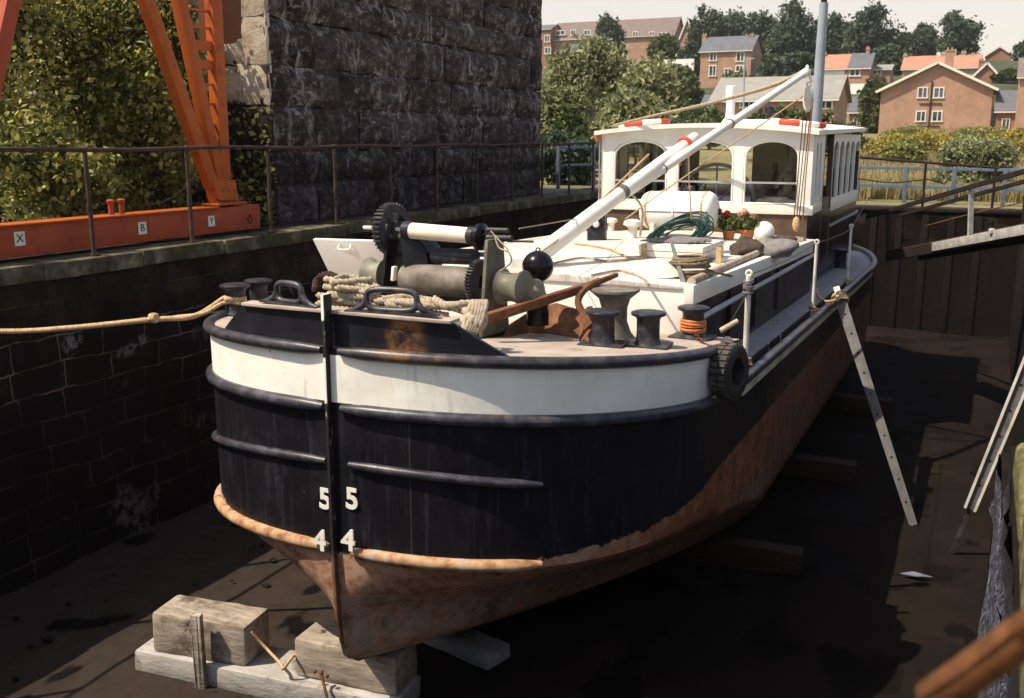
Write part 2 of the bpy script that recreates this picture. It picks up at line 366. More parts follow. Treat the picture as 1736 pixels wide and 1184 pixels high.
def roofmat(name, a, b):
    g = G(name); n = g.noise(1.2, 6, .7); w = g.new('ShaderNodeTexWave'); w.wave_type = 'BANDS'; w.bands_direction = 'Z'
    w.inputs['Scale'].default_value = 1.6; w.inputs['Distortion'].default_value = .6; g.link(g.co, w.inputs['Vector'])
    c = g.ramp(n, [(.3, a), (.7, b)]); c = g.mix(g.step(w.outputs[1], 0, .3), g.mix(.7, c, a), c)
    g.bump(w.outputs[1], .3, .03); return g.fin(c, .85)
M['slate'] = roofmat('slate_roof', (.075, .08, .095), (.13, .135, .15))
M['tile_brown'] = roofmat('brown_tile_roof', (.12, .09, .08), (.19, .145, .125))
M['tile_orange'] = roofmat('orange_tile_roof', (.30, .145, .09), (.40, .205, .135))
M['tile_grey'] = roofmat('grey_tile_roof', (.20, .19, .17), (.28, .265, .24))
# ------------------------------------------------------------------ setting: ground, dock, hill
XL, XR, YN, YF = -9.4, .22, .4, 27.6       # dock basin
ZQ, ZF, ZG = -1.35, -4.88, -1.78             # quay, dock floor, meadow
def hill(x, y):
    d = math.hypot(x * .55, y)
    P = [(-9999, ZG), (45, ZG), (90, -.6), (118, .1), (128, 1.6), (150, 7.5), (175, 10.5), (200, 12.8), (225, 14.8), (270, 17.4), (330, 19.6), (420, 20.5), (9999, 20.5)]
    for (a, b), (c, e) in zip(P, P[1:]):
        if a <= d < c:
            t = (d - a) / (c - a); return b + (e - b) * t
    return 20.5
g = G('meadow_turf')
n1 = g.noise(.16, 6, .65); n2 = g.noise(2.5, 6, .7)
c = g.ramp(n1, [(.3, (.13, .125, .04)), (.48, (.25, .215, .085)), (.62, (.34, .29, .13)), (.75, (.18, .165, .06))])
c = g.mix(g.step(n2, .35, .7), g.mix(.55, c, (.07, .065, .03)), c)
yy = g.xyz()[1]
c = g.mix(g.step(yy, 122, 140), c, g.ramp(g.noise(.3, 5), [(.35, (.022, .034, .013)), (.65, (.06, .072, .026))]))
g.bump(g.noise(6, 6, .7), .8, .15)
M['meadow'] = g.fin(c, .95)
xs = sorted(set([-900, -600, -400, -300, -240] + list(range(-200, -10, 10)) + [XL, -5, XR + 1.3, 10, 20, 30, 50, 80, 120, 200, 400, 900]))
ys = sorted(set([-300, -100, -40, YN, 10, 20, YF, 35, 40] + list(range(50, 240, 6)) + [260, 300, 350, 420, 600, 1000, 1600]))
mb = MB(); idx = {}
for i, x in enumerate(xs):
    for j, y in enumerate(ys):
        j_ = 0 if (y < 50) else 1
        idx[i, j] = len(mb.v); mb.v.append((x, y, hill(x, y) + (j_ * .35 * math.sin(x * .13 + y * .07) if y > 60 else 0)))
XH = XR + 1.3
for i in range(len(xs) - 1):
    for j in range(len(ys) - 1):
        if xs[i] >= XL - .01 and xs[i + 1] <= XR + 1.31 and ys[j] >= YN - .01 and ys[j + 1] <= YF + .01: continue
        mb.f.append((idx[i, j], idx[i + 1, j], idx[i + 1, j + 1], idx[i, j + 1]))
structure(mb.build('ground', M['meadow'], smooth=60))

# dock floor: wet silt and mud
g = G('dock_mud'); n = g.noise(.8, 8, .65); n2 = g.noise(5, 6, .7)
c = g.ramp(n, [(.3, (.0075, .0048, .0036)), (.5, (.015, .0098, .0074)), (.7, (.027, .0185, .0142))])
c = g.mix(g.step(g.noise(1.7, 3, .5, (1, .6, 1)), .56, .63), c, (.003, .002, .002))
c = g.mix(g.step(n2, .55, .8), c, (.026, .0185, .015)); c = g.mix(g.step(g.math('MULTIPLY_ADD', n2, 1.5, g.xyz()[0]), -3.2, -5.2), c, g.mix(n2, (.013, .0092, .0073), (.046, .034, .027))); c = g.mix(g.step(g.noise(1.7, 3, .5, (1, .6, 1)), .58, .64), c, (.004, .003, .0025)); c = g.mix(g.math('MULTIPLY', g.step(g.math('MULTIPLY_ADD', n2, 1.2, g.xyz()[0]), -2.6, -1.2), .55), c, (.005, .0035, .0027))  # sunlight and shade put into the mud colour: paler left, darker right
g.bump(n2, .5, .03); ro = g.ramp(n, [(.35, .7), (.6, .95)])
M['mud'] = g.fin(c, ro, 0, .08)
mb = MB(); nx, ny = 24, 80
for i in range(nx + 1):
    for j in range(ny + 1):
        x = XL - .3 + (XR - XL + 1.7) * i / nx; y = YN + (YF - YN) * j / ny
        mb.v.append((x, y, ZF + .03 * math.sin(x * 1.7 + y) * math.sin(y * 1.3) + RNG.normal() * .006))
for i in range(nx):
    for j in range(ny):
        a = i * (ny + 1) + j; mb.f.append((a, a + ny + 1, a + ny + 2, a + 1))
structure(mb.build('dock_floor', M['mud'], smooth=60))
# quay surfaces
M['quay'] = surf('quay_gravel', [(.3, (.06, .05, .035)), (.5, (.13, .11, .075)), (.7, (.20, .18, .13))], 3, .95, .6, 30, .02, extra=[((.06, .075, .025), 1.5, .5, .7)])
structure(MB().box2((-60, -20, ZQ - .3), (XL - .55, YF + .6, ZQ - .03)).build('left_quay', M['quay']))
structure(MB().box2((XR + .5, -20, ZQ - .4), (40, YF + .6, ZQ - .03)).build('right_quay', M['quay']))
structure(MB().box2((XL - .55, -20, ZQ - .4), (XR + .5, YN - .4, ZQ - .03)).build('near_quay', M['quay']))

# dock walls: big dark blocks with pale joints; the upper strip is rendered
def wallmat(name, axes, top, pale=(.22, .195, .18), pt=.60, jo=(.17, .125, .10), base=.012):
    g = G(name); x = g.xyz(); cb = g.new('ShaderNodeCombineXYZ')
    g.link(x[axes[0]], cb.inputs[0]); g.link(x[2], cb.inputs[1])
    wob = g.noise(1.3, 3); ad = g.math('ADD', g.math('MULTIPLY_ADD', wob, .14, -.07), g.math('MULTIPLY_ADD', g.noise(9, 4), .03, -.015))
    cb2 = g.new('ShaderNodeVectorMath'); cb2.operation = 'ADD'; cbn = g.new('ShaderNodeCombineXYZ'); g.link(ad, cbn.inputs[0]); g.link(ad, cbn.inputs[1])
    g.link(cb.outputs[0], cb2.inputs[0]); g.link(cbn.outputs[0], cb2.inputs[1])
    b = g.new('ShaderNodeTexBrick'); b.inputs['Scale'].default_value = 1; b.inputs['Brick Width'].default_value = .62; b.inputs['Row Height'].default_value = .31
    b.inputs['Mortar Size'].default_value = .012; b.inputs['Mortar Smooth'].default_value = .6; b.inputs['Bias'].default_value = 0
    b.inputs['Color1'].default_value = (base, base * .72, base * .6, 1); b.inputs['Color2'].default_value = (base * 2.0, base * 1.4, base * 1.15, 1); b.inputs['Mortar'].default_value = (*jo, 1)
    b.offset = .43; b.squash = 1.15; b.squash_frequency = 3
    g.link(cb2.outputs[0], b.inputs['Vector'])
    # a few blocks carry pale scaling
    b2 = g.new('ShaderNodeTexWhiteNoise'); b2.noise_dimensions = '2D'
    patch = g.math('MULTIPLY', g.step(g.noise(1.1, 2, .5), pt, pt + .08), g.step(g.noise(7, 6, .7), .44, .54))
    c = g.mix(g.math('MULTIPLY', g.step(g.noise(2.1, 5, .7), .62, .42), .8), b.outputs[0], (.013, .0095, .007)); c = g.mix(patch, c, pale)
    up = g.ramp(g.noise(2.2, 7, .7), [(.3, (.007, .005, .0035)), (.5, (.020, .014, .0095)), (.66, (.042, .031, .022)), (.82, (.12, .10, .08))])
    m = g.step(x[2], top - .05, top + .05); c = g.mix(m, c, up)
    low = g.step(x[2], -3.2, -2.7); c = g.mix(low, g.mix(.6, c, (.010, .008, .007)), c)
    h = g.mix(m, b.outputs[1], 0.0)
    p = g.bump(g.noise(7, 7, .7), .5, .04)
    q = g.math('SUBTRACT', 1.0, h); g.bump(q, .5, .015, p)
    return g.fin(c, .92, 0, .08)
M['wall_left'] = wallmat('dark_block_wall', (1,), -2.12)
g = G('blue_stained_wall'); x = g.xyz(); a = g.noise(28, 6, .75, (1, 1, .55)); b = g.noise(1.6, 5, .7, (1, 1, .5))
c = g.mix(g.math('MULTIPLY', g.math('MULTIPLY', g.step(a, .44, .62), g.step(b, .30, .55)), g.step(x[2], -2.3, -3.0)), (.012, .010, .010), (.20, .21, .29)); g.bump(a, .6, .02); M['wall_right'] = g.fin(c, .9, 0, .2)
M['wall_end'] = wallmat('dark_end_wall', (0,), -1.3, (.03, .025, .02), .6, (.012, .009, .007), .004)
M['coping'] = surf('lichened_coping', [(.3, (.025, .02, .013)), (.48, (.085, .072, .045)), (.65, (.20, .18, .115)), (.8, (.33, .31, .21))], 4, .92, .6, 25, .02, extra=[((.05, .052, .018), 2.2, .46, .6)])
M['mossy'] = surf('mossy_coping', [(.3, (.035, .03, .012)), (.5, (.12, .105, .04)), (.7, (.24, .215, .095))], 6, .95, .9, 18, .04, extra=[((.05, .055, .010), 4, .5, .65)])
def rough_wall(name, x0, y0, y1, z0, z1, m, parent, sgn, batter=0.0):
    mb = MB(); ny = int((y1 - y0) / .22); nz = 18
    for j in range(ny + 1):
        for k in range(nz + 1):
            y = y0 + (y1 - y0) * j / ny; z = z0 + (z1 - z0) * k / nz
            d = .022 * math.sin(y * 2.3 + z * 3) + RNG.normal() * .012
            mb.v.append((x0 + sgn * (d + batter * (z1 - z) / (z1 - z0)), y, z))
    for j in range(ny):
        for k in range(nz):
            a = j * (nz + 1) + k; mb.f.append((a, a + 1, a + nz + 2, a + nz + 1))
    return mb.build(name, m, parent, smooth=60)
dw = thing('dock_wall', (XL, 10, ZF), 'dark stone block dock wall with pale mortar joints left of the barge', 'wall')
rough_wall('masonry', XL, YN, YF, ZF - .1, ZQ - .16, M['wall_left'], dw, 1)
for y in np.arange(YN, YF - .5, 1.45):
    z = ZQ + random.uniform(-.012, .012)
    MB().box((XL - .26, y + .725, z - .085), (.6 + random.uniform(-.03, .03), 1.435, .19), rotm(y=random.uniform(-1, 1))).build('coping_stone', M['coping'], dw, bevel=.025)
rw = thing('dock_wall', (XR, 10, ZF), 'dark dock wall with mossy edge along the right side of the dry dock', 'wall')
rough_wall('masonry', XR + .03, YN, 5.02, ZF - .1, ZQ - .16, M['wall_right'], rw, -1, .02)
rough_wall('masonry', XR + .03, 5.02, 10.3, ZF - .1, -2.95, M['wall_right'], rw, -1, .02)
rough_wall('masonry', XR + .032, 5.02, 8.2, -2.97, -2.3, M['wall_right'], rw, -1, .0)
MB().box2((XR + .04, 5.02, -2.33), (XR + .38, 8.2, -2.28)).build('ledge', M['wall_end'], rw, bevel=.01)
MB().box2((XR + .04, 5.02, -3.0), (XR + .40, 10.3, -2.93)).build('ledge', M['wall_end'], rw, bevel=.01)
MB().box2((XR + .02, 10.25, ZF - .1), (XR + 1.2, 10.32, -2.96)).build('masonry', M['wall_end'], rw, smooth=0)
MB().box2((XR + .36, 5.04, ZF - .1), (XR + 1.2, YF, ZQ - .02)).build('masonry', M['wall_end'], rw, smooth=0)
# mossy near coping: irregular stones
for y in np.arange(YN, 4.2, .92):
    mb = MB(); mb.box((XR + .21 + random.uniform(-.02, .03), y + .46, ZQ - .10), (.52, .88, .2 + random.uniform(0, .05)), rotm(z=random.uniform(-2, 2)))
    o = mb.build('coping_stone', M['mossy'], rw, bevel=.05, seg=3)
ew = thing('dock_end_wall', (-4.6, YF, ZF), 'dark timber and stone end wall closing the far end of the dock', 'wall')
MB().box2((XL - .2, YF, ZF - .1), (XR + 1.5, YF + .6, -1.82)).build('masonry', M['wall_end'], ew)
MB().box2((XL - .2, YF - .05, -1.82), (XR + 1.5, YF + .6, -1.72)).build('coping_stone', M['dark_steel'], ew, bevel=.02)
for x in np.arange(-2.9, .1, .62):
    MB().box2((x, YF - .03, ZF), (x + .16, YF - .003, -1.9)).build('timber_post', M['pitch_timber'], ew, bevel=.015)
nw = thing('dock_end_wall', (-4.6, YN, ZF), 'stone end wall of the dock beneath the photographer', 'wall')
MB().box2((XL - .2, YN - .4, ZF - .1), (XR + .2, YN, ZQ - .01)).build('masonry', M['wall_end'], nw)

# ------------------------------------------------------------------ stone abutment
g = G('black_weathered_stone'); x = g.xyz()
ge = g.new('ShaderNodeNewGeometry')
n = g.noise(1.0, 9, .74, (1, .8, 1.7)); fine = g.noise(6, 9, .78, (1, .75, 1.5))
c = g.ramp(n, [(.30, (.009, .0065, .006)), (.44, (.036, .026, .024)), (.54, (.10, .078, .076)), (.70, (.24, .20, .205))])
c = g.mix(.5, c, g.mix(ge.outputs['Random Per Island'], (.008, .006, .005), (.14, .108, .10)))
c = g.mix(g.step(fine, .38, .56), g.mix(.7, c, (.010, .008, .008)), c)
drip = g.noise(3.2, 8, .78, (1, 1.6, .45)); eff = g.math('MULTIPLY', g.math('MULTIPLY', g.step(g.noise(1.2, 9, .78), .40, .56), g.math('MAXIMUM', g.step(drip, .51, .63), g.step(fine, .53, .62))), .8)
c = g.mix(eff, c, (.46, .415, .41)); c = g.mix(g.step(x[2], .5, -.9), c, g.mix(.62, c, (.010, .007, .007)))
p = g.bump(g.noise(2.6, 9, .72), 1.0, .16); g.bump(fine, .7, .03, p)
M['abut'] = g.fin(c, .92, 0, .2)
g = G('lit_sandstone'); n = g.noise(2.2, 8, .68); ge = g.new('ShaderNodeNewGeometry')
c = g.ramp(n, [(.28, (.17, .12, .08)), (.45, (.40, .33, .25)), (.62, (.56, .50, .42)), (.8, (.64, .60, .53))])
c = g.mix(.35, c, g.mix(ge.outputs['Random Per Island'], (.30, .22, .15), (.62, .57, .50)))
c = g.mix(g.step(g.noise(4, 7, .75), .60, .68), c, (.05, .04, .035))
zz_ = g.math('MULTIPLY_ADD', g.noise(1.9, 7, .75), 1.6, g.math('SUBTRACT', g.xyz()[2], .8)); c = g.mix(g.step(zz_, .62, .42), c, g.mix(g.step(g.noise(6, 6, .7), .5, .7), (.016, .012, .010), (.10, .075, .06)))  # lower stones darkened: moss stain and ivy shadow put into the colour
vo = g.new('ShaderNodeTexVoronoi'); vo.inputs['Scale'].default_value = 5.5; g.link(g.co, vo.inputs['Vector'])
hole = g.math('MULTIPLY', g.step(vo.outputs[0], .30, .18), g.step(g.noise(1.6, 3), .56, .62)); c = g.mix(hole, c, (.035, .03, .026))
p = g.bump(g.noise(5, 8, .7), .8, .06); g.bump(fine if False else g.noise(30, 4), .4, .01, p)
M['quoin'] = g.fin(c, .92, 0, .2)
AX, AY0, AY1, AZ1 = -10.25, 12.72, 23.1, 6.2
ab = thing('stone_abutment', (AX - 4, 17, ZQ), 'tall blackened stone bridge abutment with pale corner stones behind the quay railing', 'bridge abutment')
MB().box2((-24, AY0 + .12, ZQ - .1), (AX - .10, AY1 - .1, AZ1 - .05)).build('core', M['abut'], ab)
def rock_face(mb, u0, u1, z0, z1, fn, relief):
    """one rock-faced block: fn(u, z, depth) -> point"""
    nu = max(2, int((u1 - u0) / .16)); nv = max(2, int((z1 - z0) / .14)); gr = []
    base = random.uniform(-.02, .05) * relief
    for i in range(nu + 1):
        for k in range(nv + 1):
            e = 0 if i in (0, nu) or k in (0, nv) else 1
            d = base + e * (.035 + random.uniform(0, .055)) * relief
            if not e: d -= .035 * relief
            gr.append(fn(u0 + (u1 - u0) * i / nu + (random.uniform(-.026, .026) if not e else 0), z0 + (z1 - z0) * k / nv + (random.uniform(-.026, .026) if not e else 0), d))
    fs = []
    for i in range(nu):
        for k in range(nv):
            a = i * (nv + 1) + k; fs.append((a, a + nv + 1, a + nv + 2, a + 1))
    b0 = len(gr); gr += [fn(u0, z0, -.2), fn(u1, z0, -.2), fn(u1, z1, -.2), fn(u0, z1, -.2)]
    bot = [i * (nv + 1) for i in range(nu + 1)]; top = [i * (nv + 1) + nv for i in range(nu + 1)]
    lef = list(range(nv + 1)); rig = [nu * (nv + 1) + k for k in range(nv + 1)]
    fs += [tuple(bot[::-1] + [b0, b0 + 1]), tuple(top + [b0 + 2, b0 + 3]), tuple(lef + [b0 + 3, b0]), tuple(rig[::-1] + [b0 + 1, b0 + 2])]
    mb.add(gr, fs)
mbx = MB(); mbq = MB(); mby = MB()
z = ZQ - .1; row = 0
while z < AZ1:
    h = random.choice([.52, .62, .70, .74]); z1 = min(z + h - .02, AZ1)
    y = AY0 + .02
    while y < AY1 - .05:
        wd = random.uniform(.7, 1.9)
        if y == AY0 + .02: wd = .6 if row % 2 else 1.2
        y1 = min(y + wd, AY1)
        if AY1 - y1 < .3: y1 = AY1
        rock_face(mbx, y, y1 - .02, z, z1, lambda u, v, d: (AX + d, u, v), .9); y = y1
    # front (-Y) face: pale quoin at the corner, mixed masonry beyond
    xq = AX + .02 - (.62 if row % 2 else .46)
    rock_face(mbq, -(AX + .01), -xq, z, z1, lambda u, v, d: (-u, AY0 - d * .5, v), .8)
    x_ = xq - .02
    while x_ > -23.5:
        wd = random.uniform(.45, 1.1); x1 = x_ - wd
        rock_face(mby, -x_, -x1 - .02, z, z1, lambda u, v, d: (-u, AY0 + .03 - d, v), .9); x_ = x1
    z += h; row += 1
mbx.build('rock_face', M['abut'], ab, smooth=0)
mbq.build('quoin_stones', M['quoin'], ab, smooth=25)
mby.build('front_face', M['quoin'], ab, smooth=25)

# ------------------------------------------------------------------ quay railing on the left
rl = thing('quay_railing', (-9.5, 14, ZQ), 'rusty tubular railing with one top rail along the left quay edge', 'railing')
xr_ = -9.49
ry = [8.46 + 1.62 * k for k in range(-5, 11)]
pth = [Vector((xr_, y + .4 * 0, -.125 + .012 * math.sin(y * 1.9))) for y in np.arange(ry[0], 24.6, .4)]
MB().tube(pth, .026, 8).build('top_rail', M['rail_pipe'], rl)
for i, y in enumerate(ry):
    mb = MB(); t = random.uniform(-.012, .012)
    mb.cyl((xr_, y + t, ZQ - .05), (xr_, y, -.13), .028, .026, 10); mb.cyl((xr_, y, ZQ + .52), (xr_, y, ZQ + .60), .034, n=10); mb.sphere((xr_, y, -.125), .04, 10, 6); mb.cyl((xr_, y + t, ZQ - .02), (xr_, y + t, ZQ + .03), .06, n=10)
    mb.build('post', M['rail_pipe'], rl)

# ------------------------------------------------------------------ orange gantry crane
XB = -9.86
cr = thing('gantry_crane', (XB, 9.5, ZQ), 'orange gantry crane leg frame on a long red beam along the left quay', 'crane')
MB().box2((XB - .13, 3.6, -1.29), (XB + .11, 11.78, -.945)).build('base_beam', M['orange_red'], cr, bevel=.012)
MB().box2((XB - .17, 3.6, -.945), (XB + .15, 10.9, -.925)).build('top_flange', M['orange'], cr, bevel=.006)
mb = MB()
for y in (4.6, 11.3): mb.lathe([(.14, -.05), (.16, -.05), (.16, .05), (.14, .05)], (XB - .16, y, -1.2), (1, 0, 0), 20)
mb.build('wheel', M['dark_steel'], cr)
MB().box2((XB - .30, 2, ZQ - .03), (XB - .06, 26, ZQ + .02)).build('crane_rail', M['dark_steel'], cr)
foot = PX(381, 347, XB)
mb = MB(); mb.prism([foot + Vector((-.10, -.20, 0)), foot + Vector((-.10, .20, 0)), foot + Vector((-.10, .14, .34)), foot + Vector((-.10, -.30, .34))], (.2, 0, 0)); mb.box(foot + Vector((0, 0, .015)), (.30, .60, .03))
mb.build('foot_bracket', M['orange'], cr, bevel=.01)
def legto(a, b, zt, w_, h_, name='leg', x=XB, m='orange'):
    A = PX(*a, x); B = PX(*b, x); T = A + (B - A) * ((zt - A.z) / (B.z - A.z))
    MB().bar(A, T, w_, h_, (1, 0, 0)).build(name, M[m], cr, bevel=.008); return A, T
A1, T1 = legto((358, 315), (247, 0), 5.0, .17, .15)
A2, T2 = legto((373, 322), (303, 0), 5.0, .15, .15)
A3, T3 = legto((379, 338), (361, 0), 5.0, .19, .15)
A4, T4 = legto((-62, 365), (17, 0), 5.0, .17, .15, m='orange_red')
MB().bar((XB, T4.y - .3, 5.05), (XB, T3.y + .5, 5.05), .3, .35).build('head_beam', M['orange'], cr, bevel=.01)
def along(A, T, z): return A + (T - A) * ((z - A.z) / (T.z - A.z))
for k, zz in enumerate([.18, .46, .72, .98, 1.23, 1.46, 1.68, 1.9, 2.2, 2.5, 2.8, 3.1, 3.4, 3.7, 4.0, 4.3, 4.6]):
    big = k in (3, 4)
    MB().bar(along(A2, T2, zz), along(A3, T3, zz), .06 if big else .03, .12 if big else .035).build('rung', M['orange'], cr)
pts = [PX(368, 0, XB - .25), PX(412, 0, XB - .25), PX(410, 62, XB - .25), PX(398, 74, XB - .25), PX(371, 76, XB - .25)]
pts[0] = pts[0] + Vector((0, .0, 1.2)); pts[1] = pts[1] + Vector((0, .05, 1.2))
M['crane_brown'] = surf('brown_primer_panel', [(.3, (.10, .032, .013)), (.7, (.15, .05, .022))], 2, .6, .1)  # own brown paint of the counterweight box
MB().prism(pts, (-.35, 0, 0)).build('counterweight_box', M['crane_brown'], cr, bevel=.02)
for px, py in ((188, 350), (206, 350)):
    q = PX(px, py, XB); q.z = -.925
    mb = MB(); mb.cyl(q, q + Vector((0, 0, .16)), .035, n=12); mb.lathe([(.035, .13), (.05, .15), (.05, .175), (.03, .19)], q, n=12); mb.build('buffer_pin', M['orange_red'], cr)
mb = MB()
for yb_ in np.arange(4.2, 11.7, .62):
    for zb_ in (-.99, -1.245): mb.lathe([(.017, 0), (.017, .010), (.010, .016)], (XB + .109, yb_, zb_), (1, 0, 0), 8)
mb.build('bolt_row', M['orange_red'], cr)
for yb_ in (6.55, 9.6): MB().box2((XB + .108, yb_, -1.27), (XB + .118, yb_ + .34, -.965)).build('splice_plate', M['orange_red'], cr, bevel=.003)
mb = MB()
for k in range(3):
    for j in range(2): mb.lathe([(.020, 0), (.020, .012), (.012, .018)], foot + Vector((.098, -.12 + .12 * k, .06 + .14 * j)), (1, 0, 0), 8)
mb.build('bolt_row', M['orange'], cr)
MB().tube(smoothpath([PX(206, 345, XB), PX(240, 349, XB), PX(275, 343, XB), PX(305, 326, XB), PX(330, 300, XB)], 6), .010, 6).build('cable', M['dark_steel'], cr)
MB().tube(smoothpath([PX(366, 338, XB + .09), PX(380, 341, XB + .12), PX(420, 338, XB + .05), PX(432, 330, XB)], 6), .009, 6).build('cable', M['dark_steel'], cr)
def plate(px, py, s, ch):
    q = PX(px, py, XB + .11)
    p = MB().box(q + Vector((.004, 0, 0)), (.006, s, s * 1.15)).build('letter_plate', M['plate_white'], cr)
    text_mesh('letter', ch, s * .98, M['ink'], p, q + Vector((.009, 0, 0)), Matrix(((0, 0, 1), (1, 0, 0), (0, 1, 0))), .002, 1.05, 0)
plate(33, 405, .135, 'X'); plate(241, 387, .135, 'B'); plate(358, 375, .125, 'Y')
q = PX(424, 372, XB + .115)
mb = MB(); mb.tube([q + Vector((0, .05, 0)), q + Vector((0, 0, .065)), q + Vector((0, -.05, 0)), q - Vector((0, 0, .065))], .010, 6, closed=True)
mb.build('diamond_mark', M['ink'], cr)
# ------------------------------------------------------------------ the barge
XC, Y0, YT, YE = -4.43, 6.05, 20.2, 24.6      # centre line, stem, start of stern curve, stern
def rail_z(y):
    if y < 8.7: return -1.53 - .095 * (y - Y0)
    a = -1.53 - .095 * (8.7 - Y0)
    b = -2.29 - .013 * (9.5 - 9.5)
    if y < 9.5:
        t = (y - 8.7) / .8; t = t * t * (3 - 2 * t); return a + (b - a) * t
    z = -2.29 - .016 * (y - 9.5)
    if y > YT: z += .02 * (y - YT) ** 1.5
    return z
def deck_z(y): return -1.545 - .095 * (min(y, 9.4) - Y0)
NT, NB, NS = 30, 46, 16
def plan_row(b, Ln, p, q, y0, bs=None, Ls=4.2):
    """starboard half outline from the stem round to the stern: list of (dx, y)"""
    out = []
    for i in range(NT + 1):
        u = math.sin(i / NT * math.pi / 2); out.append((b * u, y0 + Ln * (1 - max(1 - u ** p, 0) ** (1 / q))))
    ye = y0 + Ln
    for i in range(1, NB + 1): out.append((b, ye + (YT - ye) * i / NB))
    for i in range(1, NS + 1):
        a = math.pi / 2 * i / NS; out.append((b * math.cos(a) ** .75 if i < NS else 0.0, YT + Ls * math.sin(a) ** .9))
    return out
def lerp(a, b, t): return a + (b - a) * t
rows = []
TOP = plan_row(2.36, 2.2, 2.4, 1.87, Y0)
ZR4 = -3.2
for k in range(13):
    t = k / 12; r = plan_row(2.36 - .02 * t, 2.2, 2.4, 1.87, Y0)
    rows.append([(dx, y, lerp(rail_z(TOP[i][1]), ZR4, t)) for i, (dx, y) in enumerate(r)])
for z in (-3.25, -3.3, -3.36, -3.42, -3.48, -3.55, -3.61, -3.68, -3.8, -3.9, -4.0, -4.08, -4.15, -4.21, -4.26, -4.285):
    e = (ZR4 - z) / (4.29 + ZR4)
    b = 2.34
    zb = -3.88
    if z < zb: b = 2.34 - .40 * (1 - math.sqrt(max(0, 1 - ((zb - z) / .41) ** 2)))
    t_ = min(1, e * 2.1) ** .85; Ln = 2.2 + 2.5 * min(1.1, (e / .64)) ** 1.1; p = lerp(2.4, 1.06, t_); q = lerp(1.87, 1.5, t_)
    y0 = Y0 + .03 * e + max(0, (e - .72) / .28) ** 2.4 * .42
    Ls = 4.2 - 2.2 * e
    rows.append([(dx, y, z) for dx, y in plan_row(b, Ln, p, q, y0, Ls=Ls)])
nr = len(rows); nc = len(rows[0]); mb = MB()
for s in (-1, 1):
    b0 = len(mb.v)
    for r in rows:
        for dx, y, z in r: mb.v.append((XC + s * dx, y, z))
    for k in range(nr - 1):
        for i in range(nc - 1):
            a = b0 + k * nc + i; f = (a, a + 1, a + nc + 1, a + nc); mb.f.append(f if s > 0 else f[::-1])
a0 = (nr - 1) * nc; a1 = nr * nc + (nr - 1) * nc
for i in range(nc - 1): mb.f.append((a0 + i, a0 + i + 1, a1 + i + 1, a1 + i))
g = G('barge_hull_paint'); x = g.xyz()
yb = g.math('MINIMUM', g.math('MAXIMUM', g.math('SUBTRACT', x[1], Y0), 0), 2.6)
zs = g.math('MULTIPLY_ADD', yb, .095, x[2])
n = g.noise(3, 8, .7); n2 = g.noise(9, 6, .7); st = g.noise(5, 6, .65, (3, 3, .25))
blk = g.ramp(n, [(.3, (.004, .0036, .0045)), (.55, (.008, .0072, .0095)), (.75, (.018, .0165, .021))])
blk = g.mix(g.step(st, .50, .74), blk, (.022, .022, .032))
blk = g.mix(g.math('MULTIPLY', g.step(st, .56, .74), g.step(n2, .5, .7)), blk, (.085, .045, .022))
blk = g.mix(g.step(n2, .70, .76), blk, (.12, .06, .03))
rus = g.ramp(n, [(.28, (.10, .038, .018)), (.5, (.22, .085, .036)), (.68, (.34, .15, .065)), (.82, (.42, .23, .13))])
rus = g.mix(g.step(n2, .52, .72), rus, (.33, .19, .11))
rus = g.mix(g.math('MULTIPLY', g.step(x[2], -3.50, -3.62), g.step(st, .40, .55)), rus, (.20, .155, .12))
rus = g.mix(g.step(g.noise(1.3, 6, .7), .58, .70), rus, (.055, .026, .016))
rus = g.mix(g.math('MULTIPLY', g.step(x[2], -3.86, -3.96), g.math('MULTIPLY', g.step(x[1], 8.5, 10.5), .6)), rus, (.05, .022, .015))
rus = g.mix(g.math('MULTIPLY', g.math('MULTIPLY', g.step(x[1], 8.0, 6.4), g.step(n2, .32, .60)), .6), rus, (.48, .33, .23))  # rust paled towards the bow, sunlight put into the colour
side = g.step(g.math('MULTIPLY_ADD', n2, .3, x[1]), 10.9, 11.2)
thr = g.math('MULTIPLY_ADD', yb, .085, -3.17); thr = g.math('MULTIPLY_ADD', n2, .16, g.math('SUBTRACT', thr, .08))
fac = g.step(g.math('SUBTRACT', thr, x[2]), -.008, .012)
c = g.mix(fac, blk, rus)
# brown run-off down the vertical side amidships
c = g.mix(g.math('MULTIPLY', side, g.math('MULTIPLY', g.step(x[2], -2.5, -3.0), g.step(st, .38, .62))), c, (.14, .060, .032))
wh = g.ramp(n, [(.3, (.70, .67, .58)), (.6, (.80, .775, .69)), (.8, (.84, .82, .74))])
wh = g.mix(g.step(n2, .69, .73), wh, (.22, .15, .10))
wh = g.mix(g.math('MULTIPLY', g.step(st, .58, .72), .45), wh, (.42, .36, .29))
ed = g.math('MULTIPLY_ADD', n2, .02, -.01); zse = g.math('ADD', zs, ed)
band = g.math('MULTIPLY', g.math('MULTIPLY', g.step(zse, -1.958, -1.952), g.step(zse, -1.585, -1.592)), g.step(x[1], 8.32, 8.30))
c = g.mix(band, c, wh)
zz = g.math('MULTIPLY_ADD', g.math('SUBTRACT', x[1], 9.5), .016, x[2])
zze = g.math('ADD', zz, ed)
b2 = g.math('MULTIPLY', g.math('MULTIPLY', g.step(zze, -2.475, -2.468), g.step(zze, -2.33, -2.335)), g.step(x[1], 9.52, 9.55))
c = g.mix(b2, c, g.mix(g.step(n, .45, .65), (.70, .62, .42), (.50, .40, .24)))
seam = g.math('ABSOLUTE', g.math('ADD', x[0], 3.77))
c = g.mix(g.math('MULTIPLY', g.math('MULTIPLY', g.step(seam, .006, .004), .12), g.step(x[1], 7.5, 7.4)), c, (.30, .22, .16))
